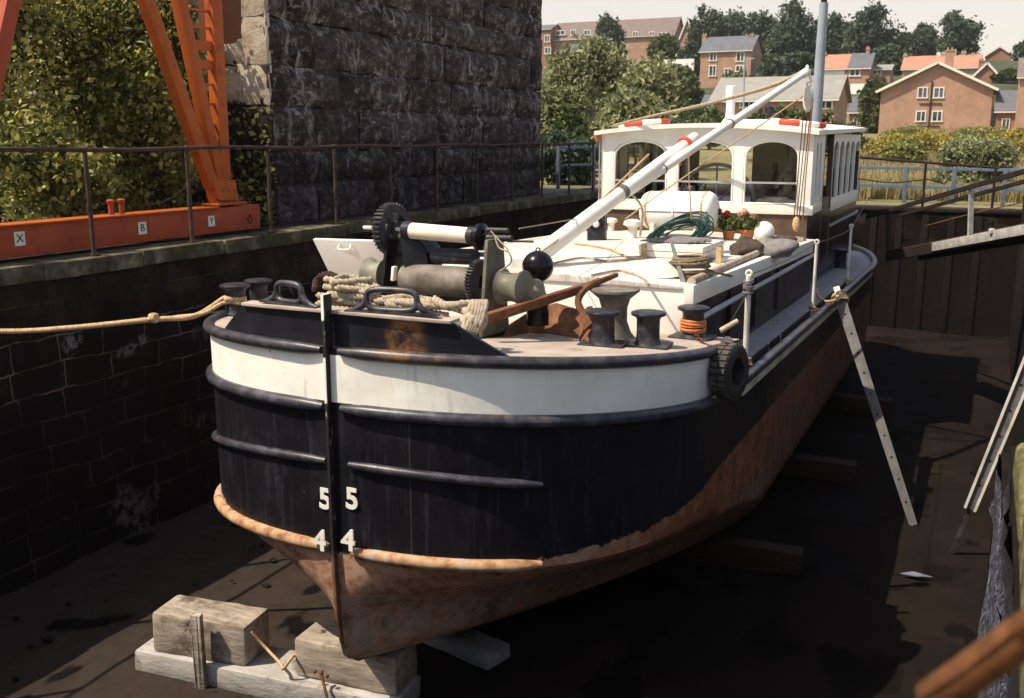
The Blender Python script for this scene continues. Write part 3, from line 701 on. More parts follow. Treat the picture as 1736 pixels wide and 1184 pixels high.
ro = g.mix(fac, .46, .85); ro = g.mix(band, ro, .5)
c = g.mix(g.math('MULTIPLY', g.step(g.noise(38, 3, .6), .70, .74), g.step(n, .45, .6)), c, (.26, .20, .15))
p = g.bump(g.noise(1.5, 3, .5), .42, .06); g.bump(g.noise(35, 4), .25, .004, p)
M['hull'] = g.fin(c, ro, 0, .18)
barge = thing('barge', (XC, 15, -4.29), 'long black steel barge with white bow band and white wheelhouse standing in the dry dock', 'barge')
hull = mb.build('hull', M['hull'], barge, smooth=45)

def hull_path(zf, xmax, s, off, y_end=None, x0=.07, n=70, b=2.36):
    """points along the bow outline on side s at height zf(y)"""
    out = []
    for i in range(n + 1):
        u = i / n; t = math.sin(u * math.pi / 2)
        dx = b * t
        if dx < x0 or dx > xmax: continue
        y = Y0 + 2.2 * (1 - max(1 - t ** 2.4, 0) ** (1 / 1.87))
        tt = math.sin(min(1, (i + .5) / n) * math.pi / 2); ta = math.sin(max(0, (i - .5) / n) * math.pi / 2)
        yy = [Y0 + 2.2 * (1 - max(1 - k ** 2.4, 0) ** (1 / 1.87)) for k in (ta, tt)]
        tx, ty = b * (tt - ta), yy[1] - yy[0]; l = math.hypot(tx, ty); nxv, nyv = ty / l, -tx / l
        out.append(Vector((XC + s * (dx + nxv * off), y + nyv * off, zf(y))))
    if y_end:
        y = Y0 + 2.2
        while y < y_end:
            y += .15; out.append(Vector((XC + s * (b + off), y, zf(y))))
    return out
def taper(m, r, e=.012, k=4):
    a = [r] * m
    for i in range(k):
        f = (i + 1) / (k + 1); a[i] = lerp(e, r, f ** .5); a[m - 1 - i] = lerp(e, r, f ** .5)
    return a
for s in (-1, 1):
    p = hull_path(lambda y: -1.555 - .095 * (min(y, 8.7) - Y0) + (rail_z(y) - rail_z(8.7) if y > 8.7 else 0), 9, s, .012, 8.75, x0=.09 if s > 0 else .03)
    MB().tube(p, taper(len(p), .048), 10).build('rub_rail', M['rail_stained'], hull)
    p = hull_path(lambda y: -1.995 - .095 * (y - Y0), 9, s, .012, 8.6, x0=.09 if s > 0 else .03)
    MB().tube(p, taper(len(p), .050), 10).build('rub_rail', M['rail_black'], hull)
    p = hull_path(lambda y: -2.43 - (.20 if s > 0 else .30) * (y - Y0) ** .9, 1.56 if s > 0 else 2.3, s, .01, None, x0=.12 if s > 0 else .03)
    MB().tube(p, taper(len(p), .036), 10).build('rub_rail', M['rail_black'], hull)
    p = hull_path(lambda y: -3.14 - (.06 if s > 0 else .14) * (y - Y0), 1.56 if s > 0 else 2.3, s, .01, None, x0=.12 if s > 0 else .03)
    MB().tube(p, taper(len(p), .05), 10).build('rub_rail', M['pale_rust'], hull)
    # side rail and bulwark strip aft of the fore deck
    p = [Vector((XC + s * 2.375, y, rail_z(y) + .005)) for y in np.arange(8.72, YT, .2)]
    for i in range(1, NS - 1):
        a = math.pi / 2 * i / NS; y = YT + 4.2 * math.sin(a) ** .9; p.append(Vector((XC + s * (2.36 * math.cos(a) ** .75 + .012), y, rail_z(y) + .005)))
    MB().tube(p, .058, 10).build('rub_rail', M['rail_black'], hull)
    for y_, ln in ((9.62, 1.35), (11.12, .5), (11.78, 1.9), (14.2, 3.0)):
        MB().bar((XC + s * 2.30, y_, rail_z(y_) + .055), (XC + s * 2.30, y_ + ln, rail_z(y_ + ln) + .055), .02, .085).build('gunwale_strip', M['dark_steel'], hull)
# stem bar
sp = [(-1.13, Y0 - .02), (-1.6, Y0 - .02), (-2.4, Y0 - .022), (-3.2, Y0 - .018), (-3.7, Y0 + .0), (-3.95, Y0 + .05), (-4.1, Y0 + .12), (-4.2, Y0 + .25), (-4.26, Y0 + .45), (-4.285, Y0 + .8)]
mb = MB(); vs = []
for i, (z, y) in enumerate(sp):
    a = sp[max(i - 1, 0)]; b = sp[min(i + 1, len(sp) - 1)]; t = Vector((b[1] - a[1], b[0] - a[0])).normalized(); nn = Vector((t.y, -t.x))
    wd = .015
    for sx_, o_ in ((-wd, .03), (wd, .03), (wd, -.07), (-wd, -.07)):
        vs.append((XC + sx_, y + nn.x * o_, z + nn.y * o_))
fs = [(3, 2, 1, 0)]
for i in range(len(sp) - 1):
    for k in range(4): a = i * 4; fs.append((a + k, a + (k + 1) % 4, a + 4 + (k + 1) % 4, a + 4 + k))
mb.add(vs, fs)
M['stem'] = surf('stem_bar_paint', [(.3, (.010, .010, .012)), (.6, (.022, .02, .022)), (.8, (.09, .055, .03))], 6, .45, .2, 50, .005, extra=[((.16, .09, .05), 3, .52, .66), ((.40, .30, .20), 7, .64, .70)])
g = G('stem_bar_paint'); x = g.xyz(); n = g.noise(7, 6, .7)
c = g.ramp(n, [(.3, (.010, .009, .009)), (.6, (.020, .018, .017)), (.75, (.10, .065, .04))])
c = g.mix(g.step(g.noise(16, 5, .7, (1, 1, .3)), .58, .66), c, (.34, .27, .19))
wz = g.math('ADD', x[2], g.math('MULTIPLY_ADD', n, .05, -.025)); k_ = g.math('MULTIPLY', g.step(wz, -1.965, -1.95), g.step(wz, -1.60, -1.615)); k_ = g.math('MAXIMUM', k_, g.step(wz, -1.33, -1.31))
c = g.mix(g.math('MULTIPLY', k_, g.step(x[0], XC + .012, XC + .008)), c, (.74, .71, .63)); c = g.mix(g.step(x[2], -3.1, -3.3), c, g.ramp(n, [(.3, (.06, .028, .016)), (.6, (.20, .10, .055)), (.8, (.38, .28, .20))]))  # white band paint; head's left side whitened too, sunlight put into colour
M['stem'] = g.fin(c, .6, 0, .25)
mb.build('stem_bar', M['stem'], hull, bevel=.006)
for ch, zc, pxs in (('5', 849, (549, 594)), ('4', 915, (547, 595))):
    for px in pxs:
        q = PY(px, zc, 6.02); y = 6.05 + 2.2 * (1 - max(1 - (abs(q.x - XC) / 2.35) ** 2.4, 0) ** (1 / 1.87)) - (.012 if ch == '5' else .068)
        text_mesh('draft_mark', ch, .235, M['mark_white'], hull, (q.x, y, q.z), rotm(x=90), .004 if ch == '5' else .008, 1.05, .006)

# decks
mb = MB(); half = [(dx, y) for dx, y in TOP if y < 9.3] + [(2.36, 9.35)]
for i, (dx, y) in enumerate(half):
    for k in range(9):
        f = -1 + k / 4; mb.v.append((XC + f * dx * .995, y, deck_z(y) + .012 * (1 - f * f) - .004))
for i in range(len(half) - 1):
    for k in range(8): a = i * 9 + k; mb.f.append((a, a + 1, a + 10, a + 9))
b = len(mb.v)
mb.v += [(XC - 2.34, 9.35, -2.4), (XC + 2.34, 9.35, -2.4)]; l = (len(half) - 1) * 9
mb.f.append((l, l + 8, b + 1, b))
mb.build('foredeck', M['deck_board'], barge, smooth=30)
for s in (-1, 1):
    mb = MB(); ys_ = list(np.arange(9.1, YT + .01, .4)) + [YT + .6, YT + 1.2, YT + 2, YT + 3]
    for y in ys_:
        bo = 2.335
        if y > YT: a = math.asin(min(1, ((y - YT) / 4.2) ** (1 / .9))); bo = 2.36 * max(math.cos(a), 0) ** .75 - .02
        z = min(rail_z(max(y, 9.5)), 0) - .03
        mb.v += [(XC + s * 1.2, y, z + .05), (XC + s * bo, y, z)]
    for i in range(len(ys_) - 1): a = i * 2; mb.f.append((a, a + 1, a + 3, a + 2))
    mb.build('side_deck', M['side_deck'], barge)

# fore bulwark with cap and two fairleads
def bw_curve(n, half):
    out = []
    for i in range(-n, n + 1):
        dx = half * i / n; t = abs(dx) / 2.36; y = Y0 + .07 + 2.2 * (1 - max(1 - t ** 2.4, 0) ** (1 / 1.87)) * .98
        out.append((XC + dx, y))
    return out
M['bulwark'] = surf('black_bulwark_paint', [(.3, (.008, .008, .010)), (.6, (.015, .015, .019)), (.8, (.032, .03, .035))], 5, .38, .15, 50, .004, stretch=(1, 1, .4), extra=[((.22, .11, .04), 4, .40, .62, -3.80, .20)])
pts = bw_curve(40, 1.42); mb = MB(); th = .03
def bw_top(dx):
    e = (1.42 - abs(dx)) / .46; e = max(0, min(1, e)); return -1.545 - .06 * (abs(dx) / 1.4) ** 2 + .28 * e - .02
for (x_, y_) in pts:
    zt = bw_top(x_ - XC); zb = deck_z(y_) - .01
    mb.v += [(x_, y_, zb), (x_, y_, max(zt, zb + .01)), (x_, y_ + th, max(zt, zb + .01)), (x_, y_ + th, zb)]
for i in range(len(pts) - 1):
    for k in range(4): a = i * 4; mb.f.append((a + k, a + (k + 1) % 4, a + 4 + (k + 1) % 4, a + 4 + k))
bul = mb.build('bow_bulwark', M['bulwark'], barge, smooth=35)
mb = MB()
cap = [(x_, y_, bw_top(x_ - XC)) for x_, y_ in pts if abs(x_ - XC) < .99]
for x_, y_, z_ in cap: mb.v += [(x_, y_ - .035, z_ + .002), (x_, y_ + .11, z_ + .002), (x_, y_ + .11, z_ + .026), (x_, y_ - .035, z_ + .026)]
for i in range(len(cap) - 1):
    for k in range(4): a = i * 4; mb.f.append((a + k, a + (k + 1) % 4, a + 4 + (k + 1) % 4, a + 4 + k))
mb.f += [(0, 1, 2, 3), tuple(len(cap) * 4 - 4 + k for k in (3, 2, 1, 0))]
mb.build('cap_rail', M['deck_board'], bul, bevel=.004)
def fairlead(px, py, hw, hh):
    q = PY(px, py, 6.25); dx = q.x - XC; y = Y0 + .11 + 2.2 * (1 - max(1 - (abs(dx) / 2.36) ** 2.4, 0) ** (1 / 1.87)) * .98
    y2 = Y0 + .11 + 2.2 * (1 - max(1 - ((abs(dx) + .2) / 2.36) ** 2.4, 0) ** (1 / 1.87)) * .98
    s = 1 if dx > 0 else -1; d = Vector((.2, s * (y2 - y), 0)).normalized(); c0 = Vector((q.x, y, bw_top(dx) + .028))
    mb = MB(); loop = []
    for k in range(28):
        a = 2 * math.pi * k / 28; ca, sa = math.cos(a), math.sin(a)
        loop.append(c0 + d * (hw * math.copysign(abs(ca) ** .55, ca)) + Vector((0, 0, .024 + hh / 2 + hh / 2 * math.copysign(abs(sa) ** .6, sa))))
    mb.tube(loop, .024, 10, closed=True)
    for sg in (-1, 1):
        mb.tube([c0 + d * sg * hw + Vector((0, 0, .10)), c0 + d * sg * (hw + .03) + Vector((0, 0, .05)), c0 + d * sg * (hw + .10) + Vector((0, 0, .018)), c0 + d * sg * (hw + .17) + Vector((0, 0, .008))], [.022, .026, .02, .008], 10)
    mb.bar(c0 - d * (hw + .17) + Vector((0, 0, .008)), c0 + d * (hw + .17) + Vector((0, 0, .008)), .07, .016)
    mb.build('fairlead', M['rail_black'], bul)
fairlead(500, 505, .135, .145); fairlead(672, 522, .20, .155)

# bollards
def bollard_mesh(h, r):
    mb = MB(); mb.box((0, 0, .012), (r * 3.9, r * 2.9, .026)); mb.lathe([(r * 1.25, .02), (r * 1.05, .05), (r, .10), (r, h - .07), (r * 1.12, h - .045), (r * 1.5, h - .03), (r * 1.52, h - .008), (r * 1.3, h), (.01, h)], n=28)
    o = mb.build('bollard', M['iron_black'], None, smooth=35, bevel=.003, seg=1); return o
M['iron_black'] = surf('chipped_black_iron', [(.3, (.010, .010, .012)), (.55, (.028, .028, .035)), (.75, (.07, .07, .085))], 12, .4, .3, 60, .005, extra=[((.14, .08, .05), 14, .66, .78)])
b0 = bollard_mesh(.30, .098)
def put_bollard(px, py, o=None, rz=0):
    y = 6.5
    for _ in range(20): q = PZ(px, py, deck_z(y) + .0); y = q.y
    o = o or b0.copy()
    if o.name not in COL.objects: COL.objects.link(o)
    o.parent = barge; o.location = q + Vector((0, 0, .004)) - OFF[barge]; o.rotation_euler = (0, 0, R(rz)); return q
BQ = [put_bollard(1022, 586, b0, 8), put_bollard(1098, 588, None, 4), put_bollard(1174, 574, None, -6), put_bollard(401, 534, None, -10), put_bollard(440, 522, None, -10)]
for x_, y_ in ((XC + 1.80, 20.3), (XC + 1.62, 20.9)):
    o = b0.copy(); COL.objects.link(o); o.parent = barge; o.location = Vector((x_, y_, rail_z(y_) - .03)) - OFF[barge]; o.scale = (1, 1, 1.3)
q = PY(1041, 546, 8.25); q.z = deck_z(8.25)
MB().lathe([(.20, 0), (.19, .03), (.15, .08), (.115, .18), (.115, .30), (.14, .38), (.20, .43), (.22, .445), (.22, .465), (.19, .475), (.01, .475)], q, n=32).build('capstan', M['drum_grey'], barge, smooth=35)

# hatch trunk: coaming, cover, edge boards
HX0, HX1, HY0, HY1 = -6.3, -2.55, 9.22, 16.45
def hz(y): return -1.375 - .027 * (y - HY0)
M['coaming'] = surf('dark_coaming', [(.3, (.022, .016, .014)), (.6, (.055, .042, .038)), (.8, (.11, .09, .08))], 2.6, .6, .2, 30, .006, extra=[((.015, .011, .010), 1.7, .5, .62)])
mb = MB(); vs = []
for y in (HY0 + .03, HY1): vs += [(HX0 + .03, y, -2.45), (HX1 - .03, y, -2.45), (HX1 - .03, y, hz(y) - .02), (HX0 + .03, y, hz(y) - .02)]
mb.add(vs, [(0, 1, 2, 3), (7, 6, 5, 4), (0, 4, 5, 1), (1, 5, 6, 2), (2, 6, 7, 3), (3, 7, 4, 0)])
mb.build('hatch_coaming', M['coaming'], barge)
MB().box2((HX0, HY0, -1.9), (HX1 + .004, HY0 + .028, hz(HY0) - .02)).build('coaming_front', M['white_clean'], barge, bevel=.006)
g = G('white_hatch_boards'); x = g.xyz(); n = g.noise(3, 7, .7, (2.5, .5, 1)); n2 = g.noise(8, 6, .7)
c = g.ramp(n, [(.3, (.40, .36, .30)), (.5, (.60, .565, .50)), (.7, (.74, .71, .65))])
c = g.mix(g.step(n2, .60, .74), c, (.34, .26, .19)); c = g.mix(g.math('MULTIPLY', g.step(g.noise(1.1, 6, .7), .5, .7), .6), c, (.44, .38, .31))
pl = g.math('FRACT', g.math('MULTIPLY', x[0], 4.2)); c = g.mix(g.step(g.math('ABSOLUTE', g.math('SUBTRACT', pl, .5)), .485, .494), c, (.22, .17, .12))
pl2 = g.math('FRACT', g.math('MULTIPLY', x[1], .83)); c = g.mix(g.step(g.math('ABSOLUTE', g.math('SUBTRACT', pl2, .5)), .492, .497), c, (.30, .25, .20))
g.bump(n2, .25, .01); M['hatch'] = g.fin(c, .6)
mb = MB(); vs = []
for y in (HY0 - .02, HY1): vs += [(HX0 - .02, y, hz(y) - .03), (HX1 + .01, y, hz(y) - .03), (HX1 + .01, y, hz(y)), (XC, y, hz(y) + .07), (HX0 - .02, y, hz(y))]
mb.add(vs, [(0, 1, 2, 3, 4), (9, 8, 7, 6, 5), (0, 5, 6, 1), (1, 6, 7, 2), (2, 7, 8, 3), (3, 8, 9, 4), (4, 9, 5, 0)])
mb.build('hatch_cover', M['hatch'], barge, bevel=.008)
for s, xx in ((1, HX1), (-1, HX0)):
    mb = MB(); vs = []
    for y in (HY0 - .03, HY1 - .4):
        vs += [(xx - .05 * s, y, hz(y) - .17), (xx + .05 * s, y, hz(y) - .17), (xx + .05 * s, y, hz(y) + .018), (xx - .05 * s, y, hz(y) + .018)]
    mb.add(vs, [(0, 1, 2, 3), (7, 6, 5, 4), (0, 4, 5, 1), (1, 5, 6, 2), (2, 6, 7, 3), (3, 7, 4, 0)]); mb.build('hatch_edge_board', M['cream'], barge, bevel=.012)
p = [Vector((HX1 + .07, y, -1.70 - .01 * (y - 9.5))) for y in np.arange(9.35, 16.3, .4)]
mb = MB(); mb.tube(p, .03, 8)
for y in (9.9, 11.6, 13.3, 15.0): mb.cyl((HX1 + .07, y, -1.705 - .01 * (y - 9.5)), (HX1 - .04, y, -1.705 - .01 * (y - 9.5)), .014)
mb.build('hand_pipe', M['blue_pipe'] if 'blue_pipe' in M else M['hand_steel'], barge)
for y in (9.75, 10.9, 12.2, 13.6): MB().box((HX1 - .01, y, -1.95), (.05, .06, .62)).build('coaming_stiffener', M['coaming'], barge)
# side stanchions with life-line wires
tops = []
for i, (y, h) in enumerate(((9.9, 1.0), (14.0, 1.0), (17.5, 1.0))):
    b = Vector((XC + 2.29, y, rail_z(y) - .02)); t = b + Vector((.01, -.06, h)); tops.append(t)
    mb = MB(); mb.cyl(b, t, .028 if i == 0 else .022, n=10); mb.torus(t + Vector((0, 0, .02)), .026, .014, (0, 1, 0), 14, 6); mb.lathe([(.05, 0), (.05, .02), (.03, .03)], b, n=12)
    mb.build('stanchion', M['dirty_white'], barge)
def wire(name, pts, r, m, par, sub=6): return MB().tube(smoothpath(pts, sub), r, 6).build(name, M[m], par)
wire('guard_wire', [tops[0], tops[0].lerp(tops[1], .5) - Vector((0, 0, .03)), tops[1], tops[1].lerp(tops[2], .5) - Vector((0, 0, .03)), tops[2], tops[2] + Vector((-.2, 4, .25))], .005, 'iron', barge)
wire('guard_wire', [tops[0] - Vector((0, 0, .16)), Vector((-2.45, 9.45, -2.24))], .006, 'iron', barge)

# ------------------------------------------------------------------ wheelhouse
WX0, WX1, WY0, WY1 = -6.2, -2.66, 16.5, 22.3
ZS, ZTOP, ZB = -1.03, .10, -2.3
whs = MB()
whs.box2((WX0, WY0 + .03, ZB), (WX1, WY1, ZS - .16))
wheel = whs.build('wheelhouse', M['black_gloss'], barge, bevel=.01)
MB().box2((WX0 + .03, WY0 - .012, ZS - .60), (WX1 - .03, WY0 + .028, ZS - .17)).build('front_panel', M['brown_panel'], wheel, bevel=.006)
MB().box2((WX0 - .04, WY0 - .05, ZS - .165), (WX1 + .05, WY0 + .10, ZS - .02)).build('sill', M['cream'], wheel, bevel=.012)
def arch_front(name, x0, x1, zs, za, zt, y, th, m, par, n=16, zbot=None, flip=None):
    """lintel with an elliptical arched underside between x0 and x1; axis-aligned in x (or in y when flip gives x)"""
    mb = MB(); lo = []; 
    for i in range(n + 1):
        t = i / n; a = math.pi * (1 - t); lo.append((x0 + (x1 - x0) * (.5 + .5 * math.cos(a)), zs + (za - zs) * math.sin(a) ** .8))
    poly = [(x0, zt)] + [p for p in lo] + [(x1, zt)]
    for (p, q) in zip(lo, lo[1:]):
        A = [(p[0], p[1]), (q[0], q[1]), (q[0], zt), (p[0], zt)]
        if flip is None: mb.prism([(u, y, v) for u, v in A], (0, th, 0))
        else: mb.prism([(flip, u, v) for u, v in A], (th, 0, 0))
    return mb.build(name, m, par, smooth=0)
bays = [(-5.98, -5.02), (-4.86, -3.90), (-3.74, -2.86)]
zt = .06
edges = [WX0] + [v for b in bays for v in b] + [WX1]
for i in range(0, 8, 2):
    MB().box2((edges[i], WY0, ZS - .02), (edges[i + 1], WY0 + .09, zt)).build('front_post', M['white_clean'], wheel, bevel=.006)
for i, (a, b) in enumerate(bays):
    arch_front('window_head', a, b, -.30, -.02 if i < 2 else -.04, zt, WY0 + .002, .086, M['white_clean'], wheel)
    fr = MB(); n = 18; loop = [Vector((a + .02, WY0 + .02, ZS + .0))] + [Vector((a + .02 + (b - a - .04) * (.5 - .5 * math.cos(math.pi * k / n)), WY0 + .02, -.32 + (.28) * math.sin(math.pi * k / n) ** .8)) for k in range(n + 1)] + [Vector((b - .02, WY0 + .02, ZS))]
    fr.tube(loop + [], .022, 6, closed=True)
    f = fr.build('window', M['white_clean'], wheel)
    pn = MB(); pn.prism([(p.x, WY0 + .045, p.z) for p in loop], (0, .006, 0)); pn.build('window_pane', M['glass'], wheel, smooth=0)
    MB().box2((a, WY0 + .012, -.715), (b, WY0 + .035, -.685)).build('glazing_bar', M['hand_steel'], wheel)
# roof: cambered slab
mb = MB(); n = 14; vs = []
for y in (WY0 - .13, WY1 + .1):
    for k in range(n + 1):
        u = -1 + 2 * k / n; x_ = (WX0 + WX1) / 2 + u * ((WX1 - WX0) / 2 + .09); c_ = .12 * (1 - u * u); sl = .015 * (y - WY0)
        vs += [(x_, y, .055 + c_ + sl), (x_, y, .125 + c_ + sl)]
m_ = (n + 1) * 2; fs = []
for k in range(n):
    a = k * 2; fs += [(a, a + 2, a + 3, a + 1), (m_ + a, m_ + a + 1, m_ + a + 3, m_ + a + 2), (a + 1, a + 3, m_ + a + 3, m_ + a + 1), (a, m_ + a, m_ + a + 2, a + 2)]
fs += [(0, 1, m_ + 1, m_), (n * 2, m_ + n * 2, m_ + n * 2 + 1, n * 2 + 1)]
mb.add(vs, fs); mb.build('roof', M['white'], wheel, smooth=30)
mb = MB(); n = 14
for k in range(n):
    u0, u1 = -1 + 2 * k / n, -1 + 2 * (k + 1) / n; f = lambda u: ((WX0 + WX1) / 2 + u * (WX1 - WX0) / 2)
    mb.prism([(f(u0), WY0 + .003, zt - .01), (f(u1), WY0 + .003, zt - .01), (f(u1), WY0 + .003, .06 + .12 * (1 - u1 * u1)), (f(u0), WY0 + .003, .06 + .12 * (1 - u0 * u0))], (0, .08, 0))
mb.build('fascia', M['white_clean'], wheel, smooth=0)
# starboard-facing wall (right in the picture): lancet windows, dark doorway, lancet windows
def side_wall(xw, s):
    def post(y0, y1, m='white_clean', z0=ZS - .02, z1=.075): MB().box2((xw - .045, y0, z0), (xw + .045, y1, z1)).build('side_post', M[m], wheel, bevel=.005)
    for (y0, y1) in ((WY0 + .092, 16.80), (17.02, 17.12), (17.34, 17.62)): post(y0, y1)
    for (y0, y1) in ((16.80, 17.02), (17.12, 17.34)):
        arch_front('window_head', y0, y1, -.26, -.06, .075, 0, .08, M['white_clean'], wheel, 8, flip=xw - .04)
        MB().box2((xw - .04, y0, ZS - .02), (xw + .04, y1, ZS + .10)).build('window_sill', M['white_clean'], wheel)
        MB().box2((xw - .004, y0, ZS + .1), (xw + .004, y1, -.08)).build('window_pane', M['glass'], wheel)
    post(17.62, 17.70, 'brown_panel', ZB); post(18.55, 18.63, 'brown_panel', ZB)
    MB().box2((xw - .03, 17.7, ZB), (xw + .03, 18.55, -1.0)).build('door', M['brown_panel'], wheel, bevel=.01)
    yy_ = [18.63 + (WY1 - 18.63) * k / 5 for k in range(6)]
    for k in range(5):
        y0, y1 = yy_[k] + .05, yy_[k + 1] - .05
        post(yy_[k], y0, 'white_clean'); post(y1, yy_[k + 1], 'white_clean')
        arch_front('window_head', y0, y1, -.30, -.05, .075, 0, .08, M['white_clean'], wheel, 8, flip=xw - .04)
        MB().box2((xw - .004, y0, ZS), (xw + .004, y1, -.08)).build('window_pane', M['glass'], wheel)
        MB().box2((xw - .02, (y0 + y1) / 2 - .02, ZS), (xw + .02, (y0 + y1) / 2 + .02, -.52)).build('glazing_bar', M['dark_steel'], wheel)
    MB().box2((xw - .03, 18.63, ZS - .24), (xw + .055, WY1, ZS - .018)).build('sill', M['cream'], wheel, bevel=.01)
    MB().box2((xw - .03, WY0 + .1, ZS - .16), (xw + .055, 17.6, ZS - .018)).build('sill', M['cream'], wheel, bevel=.01)
    MB().box2((xw + .005, 18.7, -1.55), (xw + .05, WY1 + .4, -1.50)).build('rubbing_strip', M['hand_steel'], wheel)
side_wall(WX1 - .04, 1); side_wall(WX0 + .04, -1)
# back wall, inside floor, steering wheel, console
for (a, b) in ((WX0, -6.05), (-4.5, -4.35), (-2.85, WX1)): MB().box2((a, WY1 - .06, ZS - .2), (b, WY1, .1)).build('back_post', M['brown_panel'], wheel)
MB().box2((WX0 + .1, WY1 - .05, ZS - .2), (WX1 - .1, WY1 - .01, ZS + .05)).build('back_panel', M['brown_panel'], wheel)
MB().box2((-4.0, 18.3, ZS - .2), (WX1 - .12, 18.36, .05)).build('bulkhead', M['brown_panel'], wheel)
mb = MB(); cw = Vector(PY(1216, 279, 17.25)) - Vector((0, 0, .66)); mb.torus(cw, .66, .032, (0, 1, 0), 48, 8)
for k in range(8):
    a = math.pi * k / 4; d = Vector((math.cos(a), 0, math.sin(a))); mb.cyl(cw + d * .05, cw + d * .65, .017, n=6)
mb.lathe([(.07, -.04), (.08, 0), (.07, .04)], cw, (0, 1, 0), 16)
mb.build('steering_wheel', M['hand_steel'], wheel)
MB().box2((WX0 + .15, WY0 + .12, ZS - .15), (WX1 - .15, WY0 + .5, ZS - .03)).build('dash_shelf', M['dirty_white'], wheel)
# post on the roof, skylight, lamp
q = PY(1237, 214, 17.6); mb = MB(); mb.lathe([(.10, -.10), (.095, .10), (.075, .22), (.075, .46), (.09, .48), (.09, .66), (.08, .67), (.01, .67)], q, n=20)
mb.bar(q + Vector((-.17, 0, -.02)), q + Vector((.02, 0, .25)), .03, .05); mb.bar(q + Vector((.17, 0, -.02)), q + Vector((-.02, 0, .25)), .03, .05)
mb.build('roof_post', M['white_clean'], wheel, smooth=35)
q = PY(1300, 207, 19.2); MB().box((q.x, q.y, .26), (1.35, 1.1, .16), None, .8).build('skylight', M['dirty_white'], wheel, bevel=.015)
mb = MB(); q = PY(1304, 196, 19.0); mb.lathe([(.05, -.12), (.05, 0), (.09, .04), (.09, .14), (.04, .17)], q, n=14); mb.build('roof_vent', M['iron_black'], wheel)
q = PY(1012, 231, 16.45); mb = MB(); mb.lathe([(.035, .10), (.045, .02), (.06, -.04), (.075, -.06)], q + Vector((.02, .05, 0)), (0, 1, .1), 16); mb.bar(q + Vector((.03, .05, .05)), q + Vector((.1, .1, .08)), .02, .02)
mb.build('horn', M['terracotta'], wheel)
MB().tube([(WX0 - .02, WY0 - .03, .05), (WX0 - .02, WY0 - .03, -1.6)], .012, 6).build('down_pipe', M['hand_steel'], wheel)
# ------------------------------------------------------------------ windlass on the fore deck (part of the barge)
W0 = Vector((-4.40, 7.75, deck_z(7.75))); WU = Vector((math.cos(R(7)), -math.sin(R(7)), 0)); WV = Vector((math.sin(R(7)), math.cos(R(7)), 0))
def PW(px, py, off=0.0):
    r = ray(px, py); return r * ((W0.dot(WV) + off) / r.dot(WV))
wl = MB()
def frame(px0, off=0, m='black_gloss', nm='side_frame', ztop=None, hw=.27, topw=.13, th=.035):
    c = PW(px0, 470); c.z = W0.z; zt = ztop or PW(px0, 405).z
    hgt = zt - W0.z
    poly = [c - WV * hw, c + WV * hw, c + WV * (hw * .8) + Vector((0, 0, hgt * .45)), c + WV * topw + Vector((0, 0, hgt)), c - WV * topw + Vector((0, 0, hgt)), c - WV * (hw * .8) + Vector((0, 0, hgt * .45))]
    return MB().prism([p - WU * th / 2 for p in poly], WU * th), nm, m
c0 = PW(735, 540); c0.z = W0.z
wbase = MB().box(W0 + Vector((.02, 0, .02)), (1.15, .62, .05), rotm(z=-7)).build('windlass', M['black_gloss'], barge, bevel=.01)
mb, nm, m = frame(672); mb.build(nm, M[m], wbase, bevel=.008)
mb, nm, m = frame(838, m='olive_grey', hw=.22, topw=.12); mb.build(nm, M[m], wbase, bevel=.008)
gc = PW(664, 388)
mb = MB(); mb.gear(gc, WU, .145, .215, .085, 34, .022)
mb.build('gear_wheel', M['iron_black'], wbase, smooth=20)
mb = MB()
for k in range(4):
    a = R(20) + math.pi * k / 2; d = WV * math.cos(a) + Vector((0, 0, 1)) * math.sin(a); mb.bar(gc + d * .03, gc + d * .16, .045, .07, WU)
mb.lathe([(.06, -.055), (.065, 0), (.06, .055)], gc, WU, 18); mb.build('gear_spokes', M['iron_black'], wbase)
MB().tube([PW(617, 386), gc, PW(694, 391)], .018, 10).build('shaft', M['dirty_white'], wbase)
a, b = PW(692, 391), PW(800, 400)
MB().cyl(a, b, .074, .070, 24).build('roller', M['drum_wood'], wbase)
MB().cyl(a - WU * .03, a + WU * .045, .082, n=24).build('roller_collar', M['iron_black'], wbase); MB().cyl(b - WU * .02, b + WU * .04, .080, n=24).build('roller_collar', M['iron_black'], wbase)
d = PW(815, 402); mb = MB(); mb.lathe([(.09, -.03), (.118, -.02), (.118, .02), (.09, .03), (.05, .05)], d, WU, 28); mb.build('brake_disc', M['black_gloss'], wbase)
mb = MB(); mb.cyl(PW(826, 390), PW(862, 391), .022, n=12); mb.cyl(PW(826, 403), PW(868, 404), .026, n=12); mb.cyl(PW(860, 409), PW(904, 410), .010, n=8); mb.build('crank_shaft', M['iron'], wbase)
a, b = PW(690, 472), PW(806, 480)
MB().cyl(a, b, .140, .135, 32).build('cable_drum', M['drum_grey'], wbase)
a, b = PW(736, 434, .1), PW(806, 436, .1)
MB().cyl(a, b, .072, n=24).build('idler_drum', M['iron_black'], wbase)
d = PW(813, 478); mb = MB(); mb.gear(d, WU, .06, .180, .055, 40, .018); mb.build('gear_wheel', M['iron_black'], wbase, smooth=20)
a = PW(655, 466)
MB().lathe([(.15, 0), (.115, .02), (.105, .07), (.11, .14), (.145, .19), (.15, .205), (.12, .22), (.05, .225), (.045, .26), (.01, .265)], a, -WU, 28).build('warping_drum', M['green_grey'], wbase, smooth=40)
mb = MB(); mb.prism([PW(688, 470, -.1), PW(728, 475, -.05), PW(722, 420, .05), PW(700, 398, 0), PW(676, 400, -.05)], WV * .22); mb.build('gear_guard', M['black_gloss'], wbase, bevel=.01)
a = PW(852, 486)
